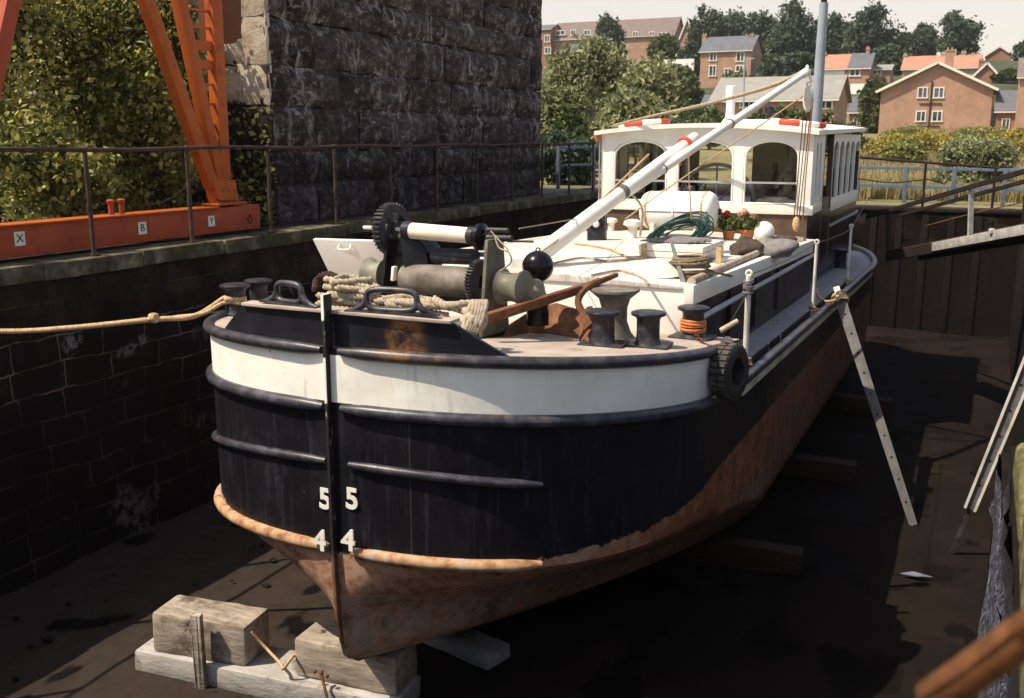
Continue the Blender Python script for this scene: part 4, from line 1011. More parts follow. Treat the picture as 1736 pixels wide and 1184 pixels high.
MB().lathe([(.16, 0), (.13, .03), (.12, .09), (.125, .15), (.15, .20), (.155, .22), (.12, .24), (.05, .25)], a, WU, 28).build('warping_drum', M['olive_grey'], wbase, smooth=40)
MB().bar(PW(667, 476, -.28), PW(669, 452, -.28), .05, .03).build('grease_box', M['white'], wbase, bevel=.004)
mb = MB(); mb.bar(PW(690, 505, .22), PW(840, 505, .22), .06, .06); mb.bar(PW(690, 430, .2), PW(840, 432, .2), .04, .04); mb.build('tie_bar', M['iron_black'], wbase)
a = PW(838, 398, -.02); MB().tube(smoothpath([a, PW(846, 420, -.05), PW(862, 428, -.06), PW(866, 445, -.05), PW(846, 462, -.05)]), .008, 6).build('lashing', M['pale_rope'], wbase)
MB().tube(smoothpath([PW(832, 392, -.04), PW(850, 412, -.07), PW(862, 424, -.07)]), .006, 6).build('lashing', M['pale_rope'], wbase)

# white hatch lid standing open behind the windlass
A_, B_, C_, D_ = PY(530, 406, 8.5), PY(662, 410, 8.4), PY(668, 492, 8.65), PY(572, 492, 8.75)
lid = MB().prism([A_, B_, C_, D_], (.01, .035, .012)).build('deck_hatch_lid', M['white_clean'], barge, bevel=.006)
h = PY(583, 416, 8.44); mb = MB(); dd = (B_ - A_).normalized(); dn = (D_ - A_).normalized()
mb.tube(smoothpath([h - dd * .07 + Vector((0, .02, 0)), h - dd * .07 + dn * .045 - Vector((0, .035, 0)), h + dd * .07 + dn * .045 - Vector((0, .035, 0)), h + dd * .07 + Vector((0, .02, 0))], 5), .011, 8); mb.build('lid_handle', M['cream'], lid)

# derrick: lowered mast, boom, topping lift, tackle
mA, mB_ = PY(896, 446, 9.45), PY(1178, 233, 13.2)
dk = MB(); dk.tube([mA, mA.lerp(mB_, .1), mA.lerp(mB_, .6), mB_], [.098, .095, .085, .07], 20)
mast = dk.build('lowered_mast', M['cream'], barge, smooth=60)
MB().lathe([(.083, -.06), (.092, -.05), (.092, .05), (.083, .06)], mA.lerp(mB_, .5), mB_ - mA, 20).build('mast_band', M['galv'], mast)
t = mA.lerp(mB_, .925); mb = MB(); mb.torus(t, .085, .03, mB_ - mA, 18, 8); mb.tube(smoothpath([t + Vector((0, -.08, .0)), t + Vector((-.05, -.1, -.12)), t + Vector((-.03, -.06, -.26))]), .022, 6); mb.build('red_lashing', M['red'], mast)
MB().box(mA + Vector((0, -.02, -.05)), (.34, .34, .24), rotm(z=20)).build('mast_foot', M['dirty_white'], mast, bevel=.015)
bA, bB = PY(975, 387, 10.75), PY(1368, 122, 15.2)
boom = MB().tube([bA, bA.lerp(bB, .5), bB], [.055, .056, .045], 16).build('derrick_boom', M['cream'], barge, smooth=60)
mb = MB(); mb.torus(bB + Vector((0, 0, .03)), .05, .018, (1, .3, 0), 16, 8); mb.lathe([(.05, -.07), (.062, -.06), (.062, .06), (.05, .07)], bB - (bB - bA).normalized() * .05, bB - bA, 16); mb.tube([bB + Vector((.02, 0, 0)), bB + Vector((.08, -.02, -.14))], .022, 8); mb.build('boom_head', M['cream'], boom)
for k, f in enumerate((.33, .62)):
    MB().torus(bA.lerp(bB, f), .058, .012, bB - bA, 16, 6).build('boom_band', M['galv'], boom)
lift = smoothpath([bB + Vector((0, 0, .02)), bB.lerp(PY(1238, 166, 15.8), .5) - Vector((0, 0, .03)), PY(1192, 178, 15.9), PY(1110, 196, 16.2), PY(1040, 213, 16.5)])
MB().tube(lift, [lerp(.034, .02, i / len(lift)) for i in range(len(lift))], 8).build('topping_lift', M['pale_rope'], boom)
tk = PY(1370, 168, 15.15); mb = MB(); mb.sphere(tk, (.075, .05, .19), 14, 10); mb.torus(tk + Vector((0, 0, .2)), .03, .012, (0, 1, 0), 12, 6); mb.build('tackle_block', M['dirty_white'], boom, smooth=60)
bk = PY(1350, 380, 15.7); mb = MB(); mb.sphere(bk, (.06, .05, .12), 12, 8); mb.build('tackle_block', M['rope'], boom, smooth=60)
for i, dx in enumerate((-.05, .0, .045)):
    MB().tube([tk + Vector((dx, 0, -.15)), bk + Vector((dx * .8, 0, .08))], .0085, 6).build('tackle_fall', M['rust'], boom)
MB().tube(smoothpath([tk + Vector((.07, 0, 0)), PY(1366, 300, 15.4), PY(1361, 375, 15.8)], 6), .010, 6).build('tackle_fall', M['orange_rope'], boom)
MB().tube([PY(1362, 163, 15.1), PY(1121, 327, 12.6), PY(1060, 372, 11.9)], .009, 6).build('boom_guy', M['rope'], boom)
MB().tube([PY(1168, 250, 13.1), PY(1168, 300, 13.6), PY(1172, 372, 14.3)], .010, 6).build('mast_halyard', M['rope'], mast)
MB().tube(smoothpath([PY(1060, 320, 11.9), PY(1088, 352, 12.6), PY(1085, 400, 12.9)]), .016, 6).build('mast_halyard', M['pale_rope'], mast)
MB().tube([PY(880, 388, 8.0), PY(985, 370, 10.6), PY(1035, 352, 14.5)], .006, 6).build('mast_halyard', M['pale_rope'], mast)
MB().tube([PY(1100, 262, 12.1), PY(960, 396, 10.1), PY(905, 437, 9.3)], .012, 6).build('mast_halyard', M['rope'], mast)

# ------------------------------------------------------------------ loose gear on deck: each a thing of its own
def on_hatch(px, py):
    y = 11
    for _ in range(30): q = PZ(px, py, hz(y) + .07 * (1 - abs(min(1, abs((0 if _ == 0 else q.x) - XC) / 1.9)))); y = min(q.y, 16.3)
    q.z = hz(q.y) + .07 * max(0, 1 - abs(q.x - XC) / 1.87); return q
q = PY(912, 452, 8.05); mb = MB(); mb.sphere(q, .14, 28, 18); mb.torus(q + Vector((0, 0, .145)), .02, .007, (0, 1, 0), 10, 6)
mb.lathe([(.10, -.52), (.10, -.30), (.06, -.20), (.05, -.13)], q, n=18)
tag(mb.build('anchor_ball', M['black_gloss'], None, smooth=60), 'glossy black ball shape standing beside the windlass', 'ball')
q = PY(908, 492, 7.9)
tag(MB().sphere(q, (.085, .085, .10)).build('net_float', M['green_grey'], smooth=60), 'grey green round float below the black ball', 'float')
# big rusty anchor on the fore deck
an = thing('anchor', PY(960, 540, 8.0), 'large rusty ship anchor lying on the fore deck beside the windlass', 'anchor')
a, b, c = PY(822, 541, 7.25), PY(985, 490, 8.05), PY(1046, 466, 8.7)
MB().bar(a, b, .085, .085, (0, 0, 1), .075, .075).build('shank', M['rust'], an, bevel=.015)
MB().bar(b - (b - a).normalized() * .05, c, .07, .06, (0, 0, 1), .04, .04).build('shank_end', M['rust'], an, bevel=.012)
mb = MB(); ctr = PY(985, 492, 8.0)
mb.tube(smoothpath([PY(1010, 480, 8.2), PY(985, 496, 8.0), PY(978, 515, 7.95), PY(988, 535, 7.9), PY(1003, 538, 7.9)]), [.035] * 33, 8) if False else mb.tube(smoothpath([PY(1015, 476, 8.3), PY(990, 492, 8.05), PY(980, 512, 7.95), PY(990, 532, 7.9), PY(1004, 536, 7.9)]), .032, 8)
mb.prism([PY(996, 520, 7.85), PY(1012, 540, 7.8), PY(990, 560, 7.75), PY(975, 540, 7.8)], (.02, .05, 0)); mb.build('arm', M['rust'], an)
P1 = [PY(862, 552, 7.9), PY(905, 524, 8.3), PY(940, 517, 8.4), PY(985, 530, 8.2), PY(1003, 552, 7.9), PY(985, 562, 7.7)]
ll = [PY(862, 552, 7.9), PY(905, 524, 8.3), PY(940, 517, 8.4), PY(985, 530, 8.3), PY(1003, 555, 7.95)]
for p_ in ll: p_.z = max(p_.z, deck_z(p_.y) + .02)
low = [Vector((p_.x + .05, p_.y - .22, deck_z(p_.y - .22) + .015)) for p_ in ll]
mb = MB(); mb.v = [tuple(p_) for p_ in ll] + [tuple(p_) for p_ in low]; mb.f = [(i, i + 1, 6 + i, 5 + i) for i in range(4)]
mb2 = MB()
for i in range(4): mb2.prism([ll[i], ll[i + 1], low[i + 1], low[i]], (0, .05, .01))
mb2.build('fluke', M['rust'], an)
# ropes on the bow
def rope_heap(name, pts, r, m, label, pitch=.12):
    mb = MB(); twist(mb, smoothpath(pts, 8), r, pitch); return tag(mb.build(name, M[m], smooth=60), label, 'rope')
def jit(c, rx, ry, rz_, n, seed, z0):
    rg = random.Random(seed); out = []
    for i in range(n):
        a = i * 2.4 + rg.uniform(-.5, .5); out.append(Vector((c[0] + math.cos(a) * rx * rg.uniform(.5, 1), c[1] + math.sin(a) * ry * rg.uniform(.5, 1), z0 + rz_ * i / n * rg.uniform(.6, 1))))
    return out
q = PY(690, 505, 6.75); rope_heap('mooring_rope', jit(q, .36, .16, .24, 34, 3, -1.42), .027, 'pale_rope', 'pale thick rope heaped behind the right bow fairlead')
q = PY(590, 498, 6.75); rope_heap('mooring_rope', jit(q, .36, .16, .34, 38, 5, -1.42), .027, 'pale_rope', 'pale thick rope piled just behind the stem')
q = PY(780, 518, 6.8); rope_heap('mooring_rope', [PY(735, 508, 6.75), PY(760, 520, 6.7), PY(790, 516, 6.8), PY(812, 520, 6.85), PY(820, 540, 6.8), PY(812, 556, 6.62), PY(800, 540, 6.6), PY(790, 528, 6.75), PY(765, 520, 6.9), PY(740, 518, 6.85)], .036, 'pale_rope', 'pale rope laid over the right end of the bow bulwark')
mb = MB()
for k in range(5):
    c = PY(806, 537, 6.64) + Vector((.02 * k - .04, .01 * k, 0)); mb.tube([c + Vector((math.cos(a) * .03, -.03 + math.sin(a) * .07, math.sin(a + .3) * .11)) for a in np.linspace(0, 2 * math.pi, 18)[:-1]], .022, 8, closed=True)
tag(mb.build('rope_lashing', M['pale_rope'], smooth=60), 'turns of pale rope whipped round the bulwark end', 'rope')
mb = MB(); twist(mb, smoothpath([PY(535, 492, 6.9), PY(538, 474, 7.0), PY(556, 466, 7.0), PY(572, 474, 6.95), PY(574, 492, 6.9)], 8), .034, .12)
tag(mb.build('hawser_loop', M['brown_timber'], smooth=60), 'dark tarred hawser loop standing up behind the stem head', 'rope')
# mooring line to the left quay
b3 = BQ[3] + Vector((0, 0, .16)); e = PX(0, 562, -8.3)
path = smoothpath([b3 + Vector((.11, .02, 0)), b3 + Vector((0, -.115, .01)), b3 + Vector((-.12, -.02, .0)), PX(330, 536, -6.75), PX(258, 542, -7.05), PX(120, 556, -7.7), e, e + (e - PX(120, 556, -7.7)) * 1.7 + Vector((0, 0, .1))], 10)
mb = MB(); twist(mb, path, .026, .085)
mb.tube(smoothpath([PX(258, 545, -7.05), PX(300, 538, -6.9), PX(345, 532, -6.7), b3 + Vector((-.05, -.12, -.03)), b3 + Vector((.1, -.06, -.03))], 8), .02, 7)
k = PX(258, 538, -7.05)
for j in range(5): mb.torus(k + Vector((random.uniform(-.03, .05), random.uniform(-.02, .02), random.uniform(-.015, .02))), .028, .020, (random.uniform(-.5, .5), random.uniform(-.3, .3), 1) if j % 2 else (1, .2, .3), 14, 7)
tag(mb.build('mooring_line', M['rope'], smooth=60), 'straw coloured mooring line knotted between the left bow bollard and the left quay', 'rope')
# tyre fender with chain and orange lashing
q = PX(1237, 630, -1.93); ax = Vector((1, -.22, .05)).normalized()
ty = thing('tyre_fender', q, 'worn black tyre hung by a chain at the barge shoulder', 'tyre')
mb = MB(); mb.lathe([(.12, -.075), (.19, -.088), (.228, -.07), (.237, 0), (.228, .07), (.19, .088), (.12, .075), (.135, 0), (.12, -.075)], q, ax, 40); mb.build('carcass', M['rubber'], ty, smooth=50)
mb = MB(); u = ax.orthogonal().normalized(); v = ax.cross(u)
for k in range(26):
    a = 2 * math.pi * k / 26; d = u * math.cos(a) + v * math.sin(a); tt = -u * math.sin(a) + v * math.cos(a)
    for s in (-.035, .035): mb.bar(q + d * .235 + ax * (s - .028), q + d * .235 + ax * (s + .028), .038, .018, d)
mb.build('tread', M['tread'], ty)
mb = MB(); a = BQ[2] + Vector((.05, -.1, .07)); b = q + Vector((-.1, -.05, .22)); m_ = 16
for k in range(m_ + 1):
    p = a.lerp(b, k / m_) + Vector((0, 0, -.05 * math.sin(math.pi * k / m_))); d = (b - a).normalized(); n_ = Vector((0, 0, 1)) if k % 2 else d.cross(Vector((0, 0, 1))).normalized()
    mb.tube([p + d * (.03 * math.cos(t_)) + d.cross(n_) * (.016 * math.sin(t_)) for t_ in np.linspace(0, 2 * math.pi, 12)[:-1]], .006, 6, closed=True)
mb.torus(q + Vector((-.03, 0, .215)), .04, .008, (.3, 1, 0), 14, 6)
tag(mb.build('chain', M['rust'], smooth=60), 'rusty chain running from the rope-bound bollard to the tyre', 'chain')
mb = MB()
for k in range(5): mb.torus(BQ[2] + Vector((0, 0, .075 + .024 * k)), .108 + .006 * (k % 2), .013, (random.uniform(-.08, .08), random.uniform(-.08, .08), 1), 26, 7)
tag(mb.build('rope_lashing', M['orange_rope'], smooth=60), 'orange rope wound round the bollard nearest the tyre', 'rope')
q = BQ[2] + Vector((.24, .06, .08)); tag(MB().cyl(q, q + Vector((.14, .1, .09)), .026, n=10).build('wooden_peg', M['pale_rope'], bevel=.006), 'short pale wooden peg beside the rope-bound bollard', 'peg')
# lashings at the stanchion feet and heads
for i, (t, lab) in enumerate(zip(tops, ('golden rope knotted round the foot of the nearest white stanchion', 'golden rope tied round the foot of the middle white stanchion', 'old rope tied round the foot of the farthest white stanchion'))):
    b = Vector((t.x - .01, t.y + .06, t.z - 1.0)); mb = MB()
    for k in range(4 + (2 if i == 0 else 0)): mb.torus(b + Vector((random.uniform(-.02, .03), random.uniform(-.02, .02), .03 + .03 * k)), .05, .018, (random.uniform(-.5, .5), random.uniform(-.5, .5), 1), 16, 6)
    mb.tube(smoothpath([b + Vector((0, 0, .05)), b + Vector((.1, -.08, .02)), b + Vector((.02, -.18, .015)), b + Vector((-.1, -.14, .02))]), .016, 6)
    tag(mb.build('rope_lashing', M['rope'], smooth=60), lab, 'rope')
mb = MB(); t = tops[0] - Vector((0, 0, .12))
for k in range(5): mb.torus(t + Vector((0, 0, .03 * k - .05)), .045, .014, (random.uniform(-.4, .4), random.uniform(-.4, .4), 1), 16, 6)
tag(mb.build('rope_lashing', M['galv'], smooth=60), 'grey cord wound round the head of the nearest white stanchion', 'rope')
for i, (px, py, lab) in enumerate(((1312, 586, 'rusty ring lying on the grey side deck near the tyre'), (1333, 568, 'small rusty eye on the grey side deck behind the larger ring'))):
    q = PZ(px, py, rail_z(11) - .015); tag(MB().torus(q, .07 if i == 0 else .035, .01, (0, 0, 1), 18, 6, .8).build('deck_ring', M['rust'], smooth=60), lab, 'ring')
# life raft canister
lr = thing('life_raft', PY(1152, 390, 14.95), 'white cylindrical life raft canister lying in front of the wheelhouse', 'life raft')
a, b = PY(1091, 356, 14.95), PY(1214, 358, 14.85); d = (b - a).normalized(); ln = (b - a).length
MB().lathe([(.01, -.005), (.17, .0), (.25, .035), (.285, .10), (.285, ln - .10), (.25, ln - .035), (.17, ln), (.01, ln + .005)], a, d, 36).build('canister', M['white_clean'], lr, smooth=50)
for f in (.12, .5, .88): MB().lathe([(.286, -.018), (.294, -.015), (.294, .015), (.286, .018)], a.lerp(b, f), d, 36).build('strap', M['rope'] if f != .5 else M['dirty_white'], lr)
MB().prism([a + d * .06 + Vector((0, -.292, -.012)), b - d * .06 + Vector((0, -.292, -.012)), b - d * .06 + Vector((0, -.292, .0)), a + d * .06 + Vector((0, -.292, .0))], (0, .58, 0)).build('seam', M['iron'], lr)
zt_ = hz(14.9) + .04
for f in (.2, .8): p = a.lerp(b, f); MB().box((p.x, p.y, (p.z - .24 + zt_) / 2), (.07, .55, p.z - .2 - zt_ + .06)).build('cradle', M['dirty_white'], lr, bevel=.01)
# green hose coil
mb = MB(); q = PY(1155, 396, 14.35)
for k in range(20):
    mb.torus(q + Vector((random.uniform(-.07, .07), random.uniform(-.05, .05) - .012 * k, random.uniform(-.05, .06))), .50 + random.uniform(-.12, .06), .009, (random.uniform(-.12, .12), -.5 + random.uniform(-.2, .2), .87), 36, 6, .6)
tag(mb.build('hose_coil', M['green_hose'], smooth=60), 'coil of dark green hose leaning against the life raft', 'hose')
# white deck box
q0, q1 = on_hatch(1082, 436), on_hatch(1216, 438)
bx = thing('deck_box', (q0 + q1) / 2, 'low white slatted box on the hatch in front of the green hose', 'box')
zb = min(q0.z, q1.z) - .02; wd = (q1 - q0).length
M['box_white'] = surf('cream_boards', [(.3, (.60, .55, .46)), (.7, (.78, .74, .66))], 5, .6, .1, 30, .004)
for k in range(3): MB().box2((q0.x, q0.y, zb + .075 * k), (q1.x, q0.y + 1.0, zb + .075 * k + .068)).build('slat_tier', M['box_white'], bx, bevel=.008)
for f in (.07, .93): x_ = q0.x + wd * f; MB().box2((x_ - .03, q0.y - .022, zb), (x_ + .03, q0.y - .002, zb + .23)).build('batten', M['rope'], bx)
mb = MB(); q = Vector(((q0.x + q1.x) / 2 - .05, q0.y + .42, zb + .226))
for k in range(4): mb.prism([q + Vector((-.42 + .1 * k, -.14 + .05 * k, .001 + .004 * k)), q + Vector((.2 + .08 * k, -.18 + .05 * k, .001 + .004 * k)), q + Vector((.36, .1, .012)), q + Vector((-.2, .2, .01))], (0, 0, .02 + .008 * k))
tag(mb.build('folded_tarpaulin', M['canvas'], bevel=.006), 'grey folded tarpaulin lying on the white slatted box', 'tarpaulin')
# black vent box and mushroom vents
q = on_hatch(1008, 408); bxx = thing('heater_box', q, 'small black box with round grille left of the life raft', 'box')
MB().box(q + Vector((0, .1, .20)), (.26, .24, .40), rotm(z=12)).build('case', M['iron_black'], bxx, bevel=.015)
d = rotm(z=12) @ Vector((0, -1, 0)); cc = q + Vector((0, .1, .24)) + d * .122
mb = MB(); mb.torus(cc, .085, .016, d, 24, 8); mb.build('grille_ring', M['black_gloss'], bxx); MB().lathe([(.05, 0), (.045, .02), (.02, .03)], cc, d, 16).build('hub', M['dirty_white'], bxx)
for px, py, s, lab in ((1036, 392, .8, 'small cream mushroom vent beside the black box'), (1072, 404, 1.0, 'cream mushroom vent left of the white slatted box')):
    q = on_hatch(px, py); tag(MB().lathe([(.07 * s, -.01), (.07 * s, .16 * s), (.14 * s, .20 * s), (.13 * s, .25 * s), (.06 * s, .28 * s), (.01, .285 * s)], q, n=22).build('mushroom_vent', M['cream'], smooth=40), lab, 'vent')
# plough anchor
q = on_hatch(1130, 482); pa = thing('plough_anchor', q, 'white triangular plough anchor lying on the near edge of the hatch', 'anchor')
z0 = q.z + .012
T = [PY(1100, 489, 9.5), PY(1131, 444, 9.75), PY(1160, 480, 9.75)]
T[0].z = z0; T[2].z = z0
MB().prism([T[0], T[2] + Vector((0, 0, 0)), T[1]], (.01, .03, .0)).build('fluke', M['dirty_white'], pa, bevel=.006)
MB().prism([T[1], T[2], T[2] + Vector((-.10, .24, 0)), T[1] + Vector((-.06, .16, -.1))], (.02, .02, .01)).build('fluke', M['galv'], pa, bevel=.006)
MB().bar(PY(1160, 483, 9.5), PY(1138, 410, 10.0), .055, .028, (0, 1, 0), .03, .02).build('shank', M['galv'], pa, bevel=.006)
# rope coil on the hatch
q = on_hatch(1172, 472); mb = MB()
for k in range(9): mb.torus(q + Vector((random.uniform(-.02, .02), random.uniform(-.02, .02), .02 + .024 * k)), .165 + random.uniform(-.025, .02), .016, (random.uniform(-.1, .1), random.uniform(-.1, .1), 1), 30, 7)
mb.tube(smoothpath([q + Vector((.15, 0, .1)), q + Vector((.28, .05, .06)), q + Vector((.36, .2, .02))]), .014, 6)
M['brown_rope'] = surf('brown_tarred_rope', [(.3, (.10, .075, .045)), (.7, (.27, .20, .13))], 30, .9, .3, 120, .004)
tag(mb.build('rope_coil', M['brown_rope'], smooth=60), 'neat coil of brown rope on the hatch behind the plough anchor', 'rope')
for i, (px, py) in enumerate(((1166, 440), (1182, 441), (1198, 442), (1213, 443), (1228, 445))):
    q = on_hatch(px, py); o = tag(MB().box((0, 0, .012), (.13, .34, .024)).build('hatch_wedge', M['canvas'], bevel=.008, smooth=0), None, 'wedge', 'flat grey slabs laid out on the hatch')
    o.location = q + Vector((0, 0, .003)); o.rotation_euler = (0, R(3), R(-62 + 4 * i)); o['label'] = ['flat grey slab on the hatch, leftmost of five', 'flat grey slab on the hatch, second from the left of five', 'flat grey slab on the hatch, middle of five', 'flat grey slab on the hatch, fourth from the left of five', 'flat grey slab on the hatch, rightmost of five'][i]
a, b = on_hatch(1172, 485), on_hatch(1322, 418)
M['pole_wood'] = surf('worn_pole_wood', [(.3, (.22, .17, .12)), (.7, (.48, .40, .31))], 8, .85, .3, 30, .006)
tag(MB().tube([a + Vector((0, 0, .045)), a.lerp(b, .5) + Vector((0, 0, .045)), b + Vector((0, 0, .045))], [.042, .04, .034], 10).build('boat_pole', M['pole_wood'], smooth=50), 'worn wooden boat pole lying along the right edge of the hatch', 'pole')
for i, (pts_, m_, lab) in enumerate((([(930, 452), (985, 440), (1040, 446), (1095, 436)], 'pale_rope', 'thin pale rope trailing across the front of the hatch'), ([(975, 415), (1030, 424), (1075, 441), (1120, 430)], 'rope', 'thin tan rope lying across the middle of the hatch'), ([(1003, 470), (1050, 462), (1085, 472), (1100, 486)], 'pale_rope', 'pale rope lying between the capstan and the plough anchor'))):
    tag(MB().tube(smoothpath([on_hatch(*p_) + Vector((0, 0, .018)) for p_ in pts_], 6), .013, 6).build('deck_rope', M[m_], smooth=60), lab, 'rope')
# canvas heap
def heap(name, c, r, m, label, cat, seed):
    rg = np.random.default_rng(seed); mb = MB(); mb.sphere((0, 0, 0), 1, 26, 14); V = np.array(mb.v)
    f = np.zeros(len(V))
    for k in range(14):
        d = rg.normal(size=3); f += np.sin(V @ d * 3 + rg.uniform(0, 6)) * .05
    V = V * (1 + f)[:, None] * np.array(r); V[:, 2] = np.maximum(V[:, 2], -r[2] * .35) + r[2] * .35
    mb.v = [tuple(Vector(v) + c) for v in V]; return tag(mb.build(name, M[m], smooth=60), label, cat)
heap('canvas_bundle', on_hatch(1312, 434), (.30, .26, .19), 'canvas', 'grey canvas bundle slumped near the right rear corner of the hatch', 'canvas', 4)
heap('canvas_bundle', on_hatch(1268, 432), (.22, .24, .16), 'dark_rag', 'dark brown cloth bundle left of the grey canvas bundle', 'canvas', 8)
heap('canvas_bundle', on_hatch(1322, 414), (.26, .2, .09), 'dark_rag', 'tangle of dark brown netting behind the grey canvas bundle', 'net', 11)
q = on_hatch(1292, 412); mb = MB(); mb.sphere(q + Vector((0, .1, .155)), .155, 26, 16); tag(mb.build('ball_fender', M['white_clean'], smooth=60), 'round white ball fender on the rear of the hatch', 'fender')
q = on_hatch(1330, 408); tag(MB().box(q + Vector((.05, .05, .03)), (.5, .16, .06), rotm(z=-6)).build('timber_offcut', M['pole_wood'], bevel=.008), 'pale timber offcut at the rear corner of the hatch', 'timber')
# geraniums
def leafblob(name, m, parent, c, r, n, size, seed, local=False, elong=1.0, mode=0):
    rg = np.random.default_rng(seed)
    P = rg.normal(size=(n, 3)); P /= np.linalg.norm(P, axis=1)[:, None]; P *= rg.uniform(.25, 1, (n, 1)) ** .5; P = P * np.array(r) + np.array(c)
    return leaves(name, m, parent, P, rg, size, elong, local)
def leaves(name, m, parent, P, rg, size, elong=1.0, local=True, up=.35):
    n = len(P); a = rg.normal(size=(n, 3)); a[:, 2] += 0; a /= np.linalg.norm(a, axis=1)[:, None]
    nn = rg.normal(size=(n, 3)); nn[:, 2] += up; b = np.cross(nn, a); b /= np.linalg.norm(b, axis=1)[:, None]
    s = size * rg.uniform(.4, 1.6, (n, 1)); a = a * s * elong; b = b * s
    V = np.stack([P - a, P + b * .62 - a * .1, P + a, P - b * .62 - a * .1], 1).reshape(-1, 3)
    me = bpy.data.meshes.new(name); me.vertices.add(4 * n); me.vertices.foreach_set('co', V.astype(np.float32).ravel())
    me.loops.add(4 * n); me.loops.foreach_set('vertex_index', np.arange(4 * n, dtype=np.int32)); me.polygons.add(n)
    me.polygons.foreach_set('loop_start', np.arange(0, 4 * n, 4, dtype=np.int32)); me.update(calc_edges=True); me.validate()
    me.materials.append(m); o = bpy.data.objects.new(name, me); COL.objects.link(o)
    if parent is not None: attach(o, parent, local)
    return o
for px, py, s, m, lab, sd in ((1266, 409, 1.0, 'flower', 'pink geranium in a terracotta pot at the rear of the hatch', 1), (1235, 407, .9, 'flower_red', 'dark red geranium in a small pot left of the pink one', 2), (1306, 398, .85, 'flower', 'leafy potted geranium behind the white ball fender', 3)):
    q = on_hatch(px, py); q.y = max(q.y, 14.9 if sd != 3 else 15.6); q = PY(px, py, q.y); q.z = hz(q.y) + .02
    p = thing('potted_geranium', q, lab, 'pot plant')
    MB().lathe([(.075 * s, 0), (.10 * s, .14 * s), (.118 * s, .145 * s), (.118 * s, .185 * s), (.10 * s, .185 * s), (.09 * s, .15 * s), (.01, .15 * s)], q, n=20).build('pot', M['terracotta'], p, smooth=30)
    leafblob('foliage', M['leaf_mid'], p, q + Vector((0, 0, .30 * s)), (.20 * s, .18 * s, .14 * s), 150, .045, sd)
    for k in range(3): leafblob('flower_head', M[m], p, q + Vector((random.uniform(-.18, .18), -.05, .44 * s + random.uniform(-.06, .06))), (.055, .05, .045), 40, .022, sd * 7 + k)
q = Vector((-4.4, WY0 + .3, ZS - .02)); tag(MB().lathe([(.24, 0), (.24, .01), (.13, .03), (.11, .10), (.06, .13), (.01, .135)], q, n=26).build('straw_hat', M['rope'], smooth=40), 'straw hat on the shelf inside the middle wheelhouse window', 'hat')
heap('crumpled_cloth', Vector((-3.25, WY0 + .28, ZS - .03)), (.34, .14, .10), 'dirty_white', 'crumpled white cloth on the shelf inside the right wheelhouse window', 'cloth', 21)
# life rings on the roof
for px, py, y, lab in ((1092, 206, 17.3, 'red and white life ring lying on the left of the wheelhouse roof'), (1352, 212, 17.2, 'red and white life ring lying on the right of the wheelhouse roof')):
    q = PY(px, py, y); u_ = (q.x - (WX0 + WX1) / 2) / ((WX1 - WX0) / 2 + .09); q.z = .125 + .12 * (1 - u_ * u_) + .015 * (y - WY0) + .055
    t = thing('life_ring', q, lab, 'life ring', 'life rings on the wheelhouse roof')
    tilt = Vector((u_ * .13, 0, 1)).normalized(); U = tilt.cross(Vector((0, 1, 0))).normalized() * -1; V_ = tilt.cross(U)
    for k in range(8):
        a0_, a1_ = math.pi / 4 * k + .25, math.pi / 4 * (k + 1) + .25
        pts_ = [q + U * (.41 * math.cos(a)) + V_ * (.41 * math.sin(a)) for a in np.linspace(a0_, a1_, 8)]
        MB().tube(pts_, .050, 10).build('ring_segment', M['red'] if k % 2 else M['white_clean'], t, smooth=60)
# ------------------------------------------------------------------ steel props, gangway, timbers
M['prop_grey'] = surf('dull_grey_steel', [(.3, (.055, .052, .052)), (.7, (.11, .105, .104))], 8, .6, .1, 60, .003)
M['hole'] = surf('dark_hole', [(.3, (.01, .01, .01)), (.7, (.02, .02, .02))], 8, .9, 0)
def prop(name, A, B, w0, w1, m, lab, inner=None):
    t = thing(name, A, lab, 'prop'); d = (B - A).normalized(); mid = (A + B) / 2; fn = (-mid).normalized(); fn = (fn - d * fn.dot(d)).normalized()
    MB().bar(A, B, w0, .06, fn, w1, .06).build('perforated_bar', M[m], t, bevel=.006)
    L_ = (B - A).length; n = int(L_ / .30); mb = MB()
    for k in range(1, n):
        c = A + d * (L_ * k / n) + fn * .029; mb.cyl(c, c + fn * .003, .018, n=12)
    mb.build('bolt_holes', M['hole'], t); return t, d, fn
A = PZ(1549, 892, ZF + .0); B = PX(1423, 503, -1.93)
t, d, fn = prop('steel_prop', A, B, .105, .155, 'prop_grey', 'grey perforated steel prop leaning on the right gunwale of the barge')
MB().bar(B - d * .02, B + d * .16, .085, .05, fn).build('inner_bar', M['dirty_white'], t, bevel=.006)
mb = MB(); c = B - d * .05
for k in range(5): mb.torus(c + d * (.03 * k - .05), .10, .016, d + Vector((random.uniform(-.3, .3), random.uniform(-.3, .3), 0)), 18, 6)
mb.tube(smoothpath([c + Vector((-.05, -.1, 0)), c + Vector((-.2, -.12, -.02)), c + Vector((-.32, -.02, .05)), c + Vector((-.35, .1, .12))]), .02, 6)
tag(mb.build('rope_lashing', M['rope'], smooth=60), 'straw rope tying the steel prop to the barge gunwale', 'rope')
A2_ = PZ(1614, 938, ZF); Bq = PX(1736, 640, .45); Bq2 = A2_ + (Bq - A2_) * 1.24; mid_ = A2_.lerp(Bq, .27)
t, d, fn = prop('steel_prop', mid_, Bq2, .10, .13, 'galv', 'pale perforated steel prop leaning against the right dock wall')
MB().bar(A2_, mid_ + d * .1, .06, .04, fn).build('inner_bar', M['iron'], t, bevel=.005)
sdv = d.cross(fn).normalized()
for s in (-1, 1): MB().bar(mid_ + sdv * s * .055 + fn * .02, Bq2 + sdv * s * .07 + fn * .02, .03, .075, fn).build('flange', M['dirty_white'], t)
